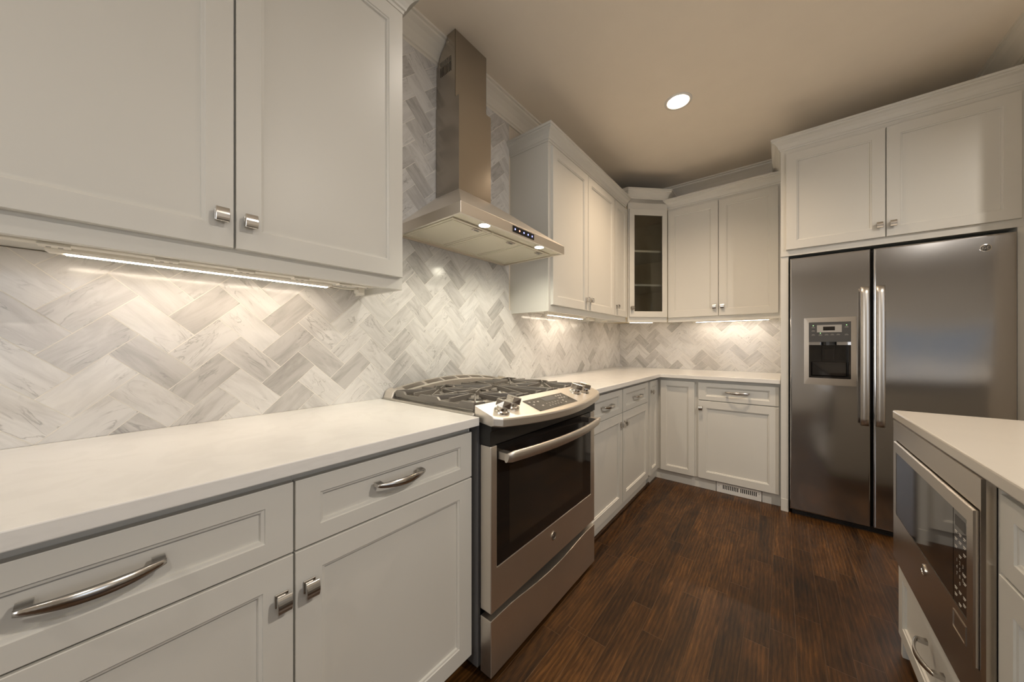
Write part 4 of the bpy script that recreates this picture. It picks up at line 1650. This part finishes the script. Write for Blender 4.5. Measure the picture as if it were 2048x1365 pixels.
obj('dispenser_paddle', bm, 'bglass', dL, bevel=0.002)
bm = B()
fbox(bm, FB, 1.615, 1.785, HZa + 0.0125, 1.050, FF - 0.054, FF - 0.030)
obj('drip_tray', bm, 'bglass', dL, bevel=0.004)

# ------------------------------------------------------------------ island
c = thing('island_cabinet', 'island cabinet section holding the microwave above one deep drawer', 'cabinet', (2.3, 1.5, 0))
bm = B()
t_ = 0.02
box(bm, 1.812, 2.92, 1.885, 1.905, 0.0, CT0)
box(bm, 1.812, 2.92, 1.158, 1.172, 0.0, CT0)
box(bm, 1.82, 2.92, 1.172, 1.885, 0.03, 0.36)
box(bm, 2.42, 2.92, 1.172, 1.885, 0.36, CT0)
box(bm, 1.812, 2.42, 1.172, 1.885, 0.872, CT0)
obj('body', bm, 'cab', c)
bm = B(); box(bm, 1.875, 2.9, 1.172, 1.885, 0.0, 0.03)
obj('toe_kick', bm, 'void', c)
d = obj('drawer', door_bm(FI, 1.178, 1.893, 0.085, 0.352, -1.803, 0.0175, 0.050, 0.045), 'cab', c)
pull(FI, 1.500, 0.270, -1.803, 0.155, d)

c = thing('island_cabinet', 'island cabinet right of the microwave with a small drawer over a door', 'cabinet', (2.3, 0.7, 0))
bm = B(); box(bm, 1.828, 2.92, 0.55, 1.1578, 0.085, CT0)
obj('body', bm, 'cab', c)
bm = B(); box(bm, 1.875, 2.9, 0.55, 1.1578, 0.0, 0.085)
obj('toe_kick', bm, 'void', c)
d = obj('drawer', door_bm(FI, 0.560, 1.152, 0.705, 0.862, -1.808, 0.0185, 0.052, 0.038), 'cab', c)
d = obj('door', door_bm(FI, 0.560, 1.158, 0.090, 0.698, -1.808, 0.0185), 'cab', c)
pull(FI, 0.856, 0.785, -1.808, 0.150, d, 'handle')

c = thing('microwave', 'built-in stainless microwave with trim kit in the island side', 'microwave', (1.95, 1.54, 0.36))
mx_ = 1.800
ma0, ma1, mz0, mz1 = 1.176, 1.914, 0.360, 0.8815
da0, da1, dz0, dz1 = 1.190, 1.862, 0.468, 0.808
bm = B()
rings = []
for (k_, dd) in ((0, 0.0), (0, 0.014), (2, 0.019), (1, 0.019), (1, 0.002)):
    if k_ == 0:
        r_ = (ma0, ma1, mz0, mz1)
    elif k_ == 2:
        r_ = (ma0 + 0.006, ma1 - 0.004, mz0 + 0.003, mz1 - 0.003)
    else:
        r_ = (da0 - 0.003, da1 + 0.003, dz0 - 0.003, dz1 + 0.003)
    dd = -(mx_ + 0.012) + dd
    rings.append([FI.p(r_[0], r_[2], dd), FI.p(r_[1], r_[2], dd), FI.p(r_[1], r_[3], dd), FI.p(r_[0], r_[3], dd)])
R_ = loops(bm, rings, False, False)
for j in range(4):
    k_ = (j + 1) % 4
    bm.faces.new((R_[0][j], R_[0][k_], R_[-1][k_], R_[-1][j]))
obj('trim_kit', bm, 'steel', c)
bm = B(); box(bm, 1.815, 2.20, da0 - 0.014, da1 + 0.018, 0.40, 0.84)
obj('body', bm, 'dgrey', c)
MF = -1.7855
bm = B()
wa0, wa1, wz0, wz1 = 1.225, 1.832, 0.548, 0.772
rings = []
for (k_, dd) in ((0, -0.022), (0, -0.003), (3, 0.0), (1, 0.0), (1, -0.003)):
    if k_ == 0:
        r_ = (da0, da1, dz0, dz1)
    elif k_ == 3:
        r_ = (da0 + 0.003, da1 - 0.003, dz0 + 0.003, dz1 - 0.003)
    else:
        r_ = (wa0, wa1, wz0, wz1)
    rings.append([FI.p(r_[0], r_[2], MF + dd), FI.p(r_[1], r_[2], MF + dd), FI.p(r_[1], r_[3], MF + dd), FI.p(r_[0], r_[3], MF + dd)])
loops(bm, rings)
md = obj('door', bm, 'steel', c)
bm = B(); fbox(bm, FI, 1.306, wa1 - 0.001, wz0 + 0.001, wz1 - 0.001, MF - 0.0028, MF - 0.001)
w_ = obj('door_window', bm, 'bglass', md)
bm = B(); fbox(bm, FI, wa0 + 0.001, 1.303, wz0 + 0.001, wz1 - 0.001, MF - 0.0028, MF - 0.001)
kp = obj('keypad', bm, 'bglass', c)
bm = B(); fbox(bm, FI, 1.235, 1.294, 0.735, 0.760, MF - 0.001, MF - 0.0007)
obj('readout', bm, 'dgrey', kp)
bm = B()
for q, s_ in enumerate(('1', '2', '3', '4', '5', '6', '7', '8', '9', '0')):
    r_, k_ = divmod(q, 3)
    if q == 9:
        r_, k_ = 3, 1
    text_bm(bm, FI, 1.282 - k_ * 0.017, 0.655 - r_ * 0.016, MF - 0.001, s_, 0.012, 0.0003, flip=True)
for (a_, z_) in ((1.288, 0.722), (1.264, 0.722), (1.240, 0.722), (1.288, 0.704), (1.264, 0.704), (1.240, 0.704), (1.288, 0.686), (1.240, 0.686), (1.264, 0.672),
                 (1.240, 0.640), (1.238, 0.622), (1.288, 0.588), (1.264, 0.588), (1.240, 0.588), (1.288, 0.572), (1.240, 0.572), (1.264, 0.560)):
    fbox(bm, FI, a_ - 0.008, a_ + 0.006, z_ - 0.0008, z_ + 0.0010, MF - 0.001, MF - 0.0007)
    fbox(bm, FI, a_ - 0.004, a_ + 0.006, z_ - 0.0045, z_ - 0.0032, MF - 0.001, MF - 0.0007)
print_on(kp, bm, 'mark')
badge(FI, 1.515, 0.508, MF, 0.016, md, flip=True)
# door release button
bm = B()
rings = []
for (i_, dd) in ((0, 0.0003), (0, 0.0012), (0.003, 0.0018), (0.003, 0.0006)):
    rings.append([FI.p(1.228 + i_, 0.486 + i_, MF + dd), FI.p(1.300 - i_, 0.486 + i_, MF + dd), FI.p(1.300 - i_, 0.530 - i_, MF + dd), FI.p(1.228 + i_, 0.530 - i_, MF + dd)])
loops(bm, rings)
obj('door_button', bm, 'steel', md)

# ------------------------------------------------------------------ ceiling can light
c = thing('ceiling_light', 'round white recessed ceiling light between hood and fridge', 'light', (CLX, CLY, CEIL - 0.004))
FZD = FrT((0, 0, 0), (1, 0, 0), (0, 1, 0), (0, 0, -1))
bm = B()
n_ = 36
prof = [(0.083, -CEIL), (0.083, -CEIL + 0.003), (0.070, -CEIL + 0.006), (0.066, -CEIL + 0.004), (0.060, -CEIL - 0.020), (0.050, -CEIL - 0.055)]
prof += [(0.050, -CEIL - 0.058), (0.0665, -CEIL - 0.003)]
R_ = loops(bm, [[FZD.p(CLX + r_ * math.cos(2 * math.pi * j / n_), CLY + r_ * math.sin(2 * math.pi * j / n_), d_) for j in range(n_)] for r_, d_ in prof], False, False)
for j in range(n_):
    k_ = (j + 1) % n_
    bm.faces.new((R_[0][j], R_[0][k_], R_[-1][k_], R_[-1][j]))
o = obj('trim_ring', bm, 'regw', c, smooth=True)
bm = B()
lathe(bm, FZD, CLX, CLY, [(0.0495, -CEIL - 0.056), (0.0495, -CEIL - 0.050)], 32)
obj('lens', bm, 'can', c)
area('downlight_beam', (CLX, CLY, CEIL + 0.040), (CLX, CLY, 0), 0.09, 0.09, LE['can'], (1.0, 0.75, 0.51), 'DISK', math.radians(125))
# unseen fill lamps added at ceiling height to brighten cabinets and island
for (x, y, w) in ((0.92, 1.15, LE['canB']), (2.95, 1.15, LE['canC']), (2.95, -0.6, LE['canD']), (1.2, -1.2, LE['canE'])):
    area('downlight_beam', (x, y, CEIL - 0.006), (x, y, 0), 0.10, 0.10, w, (1.0, 0.91, 0.80), 'DISK', math.radians(160))
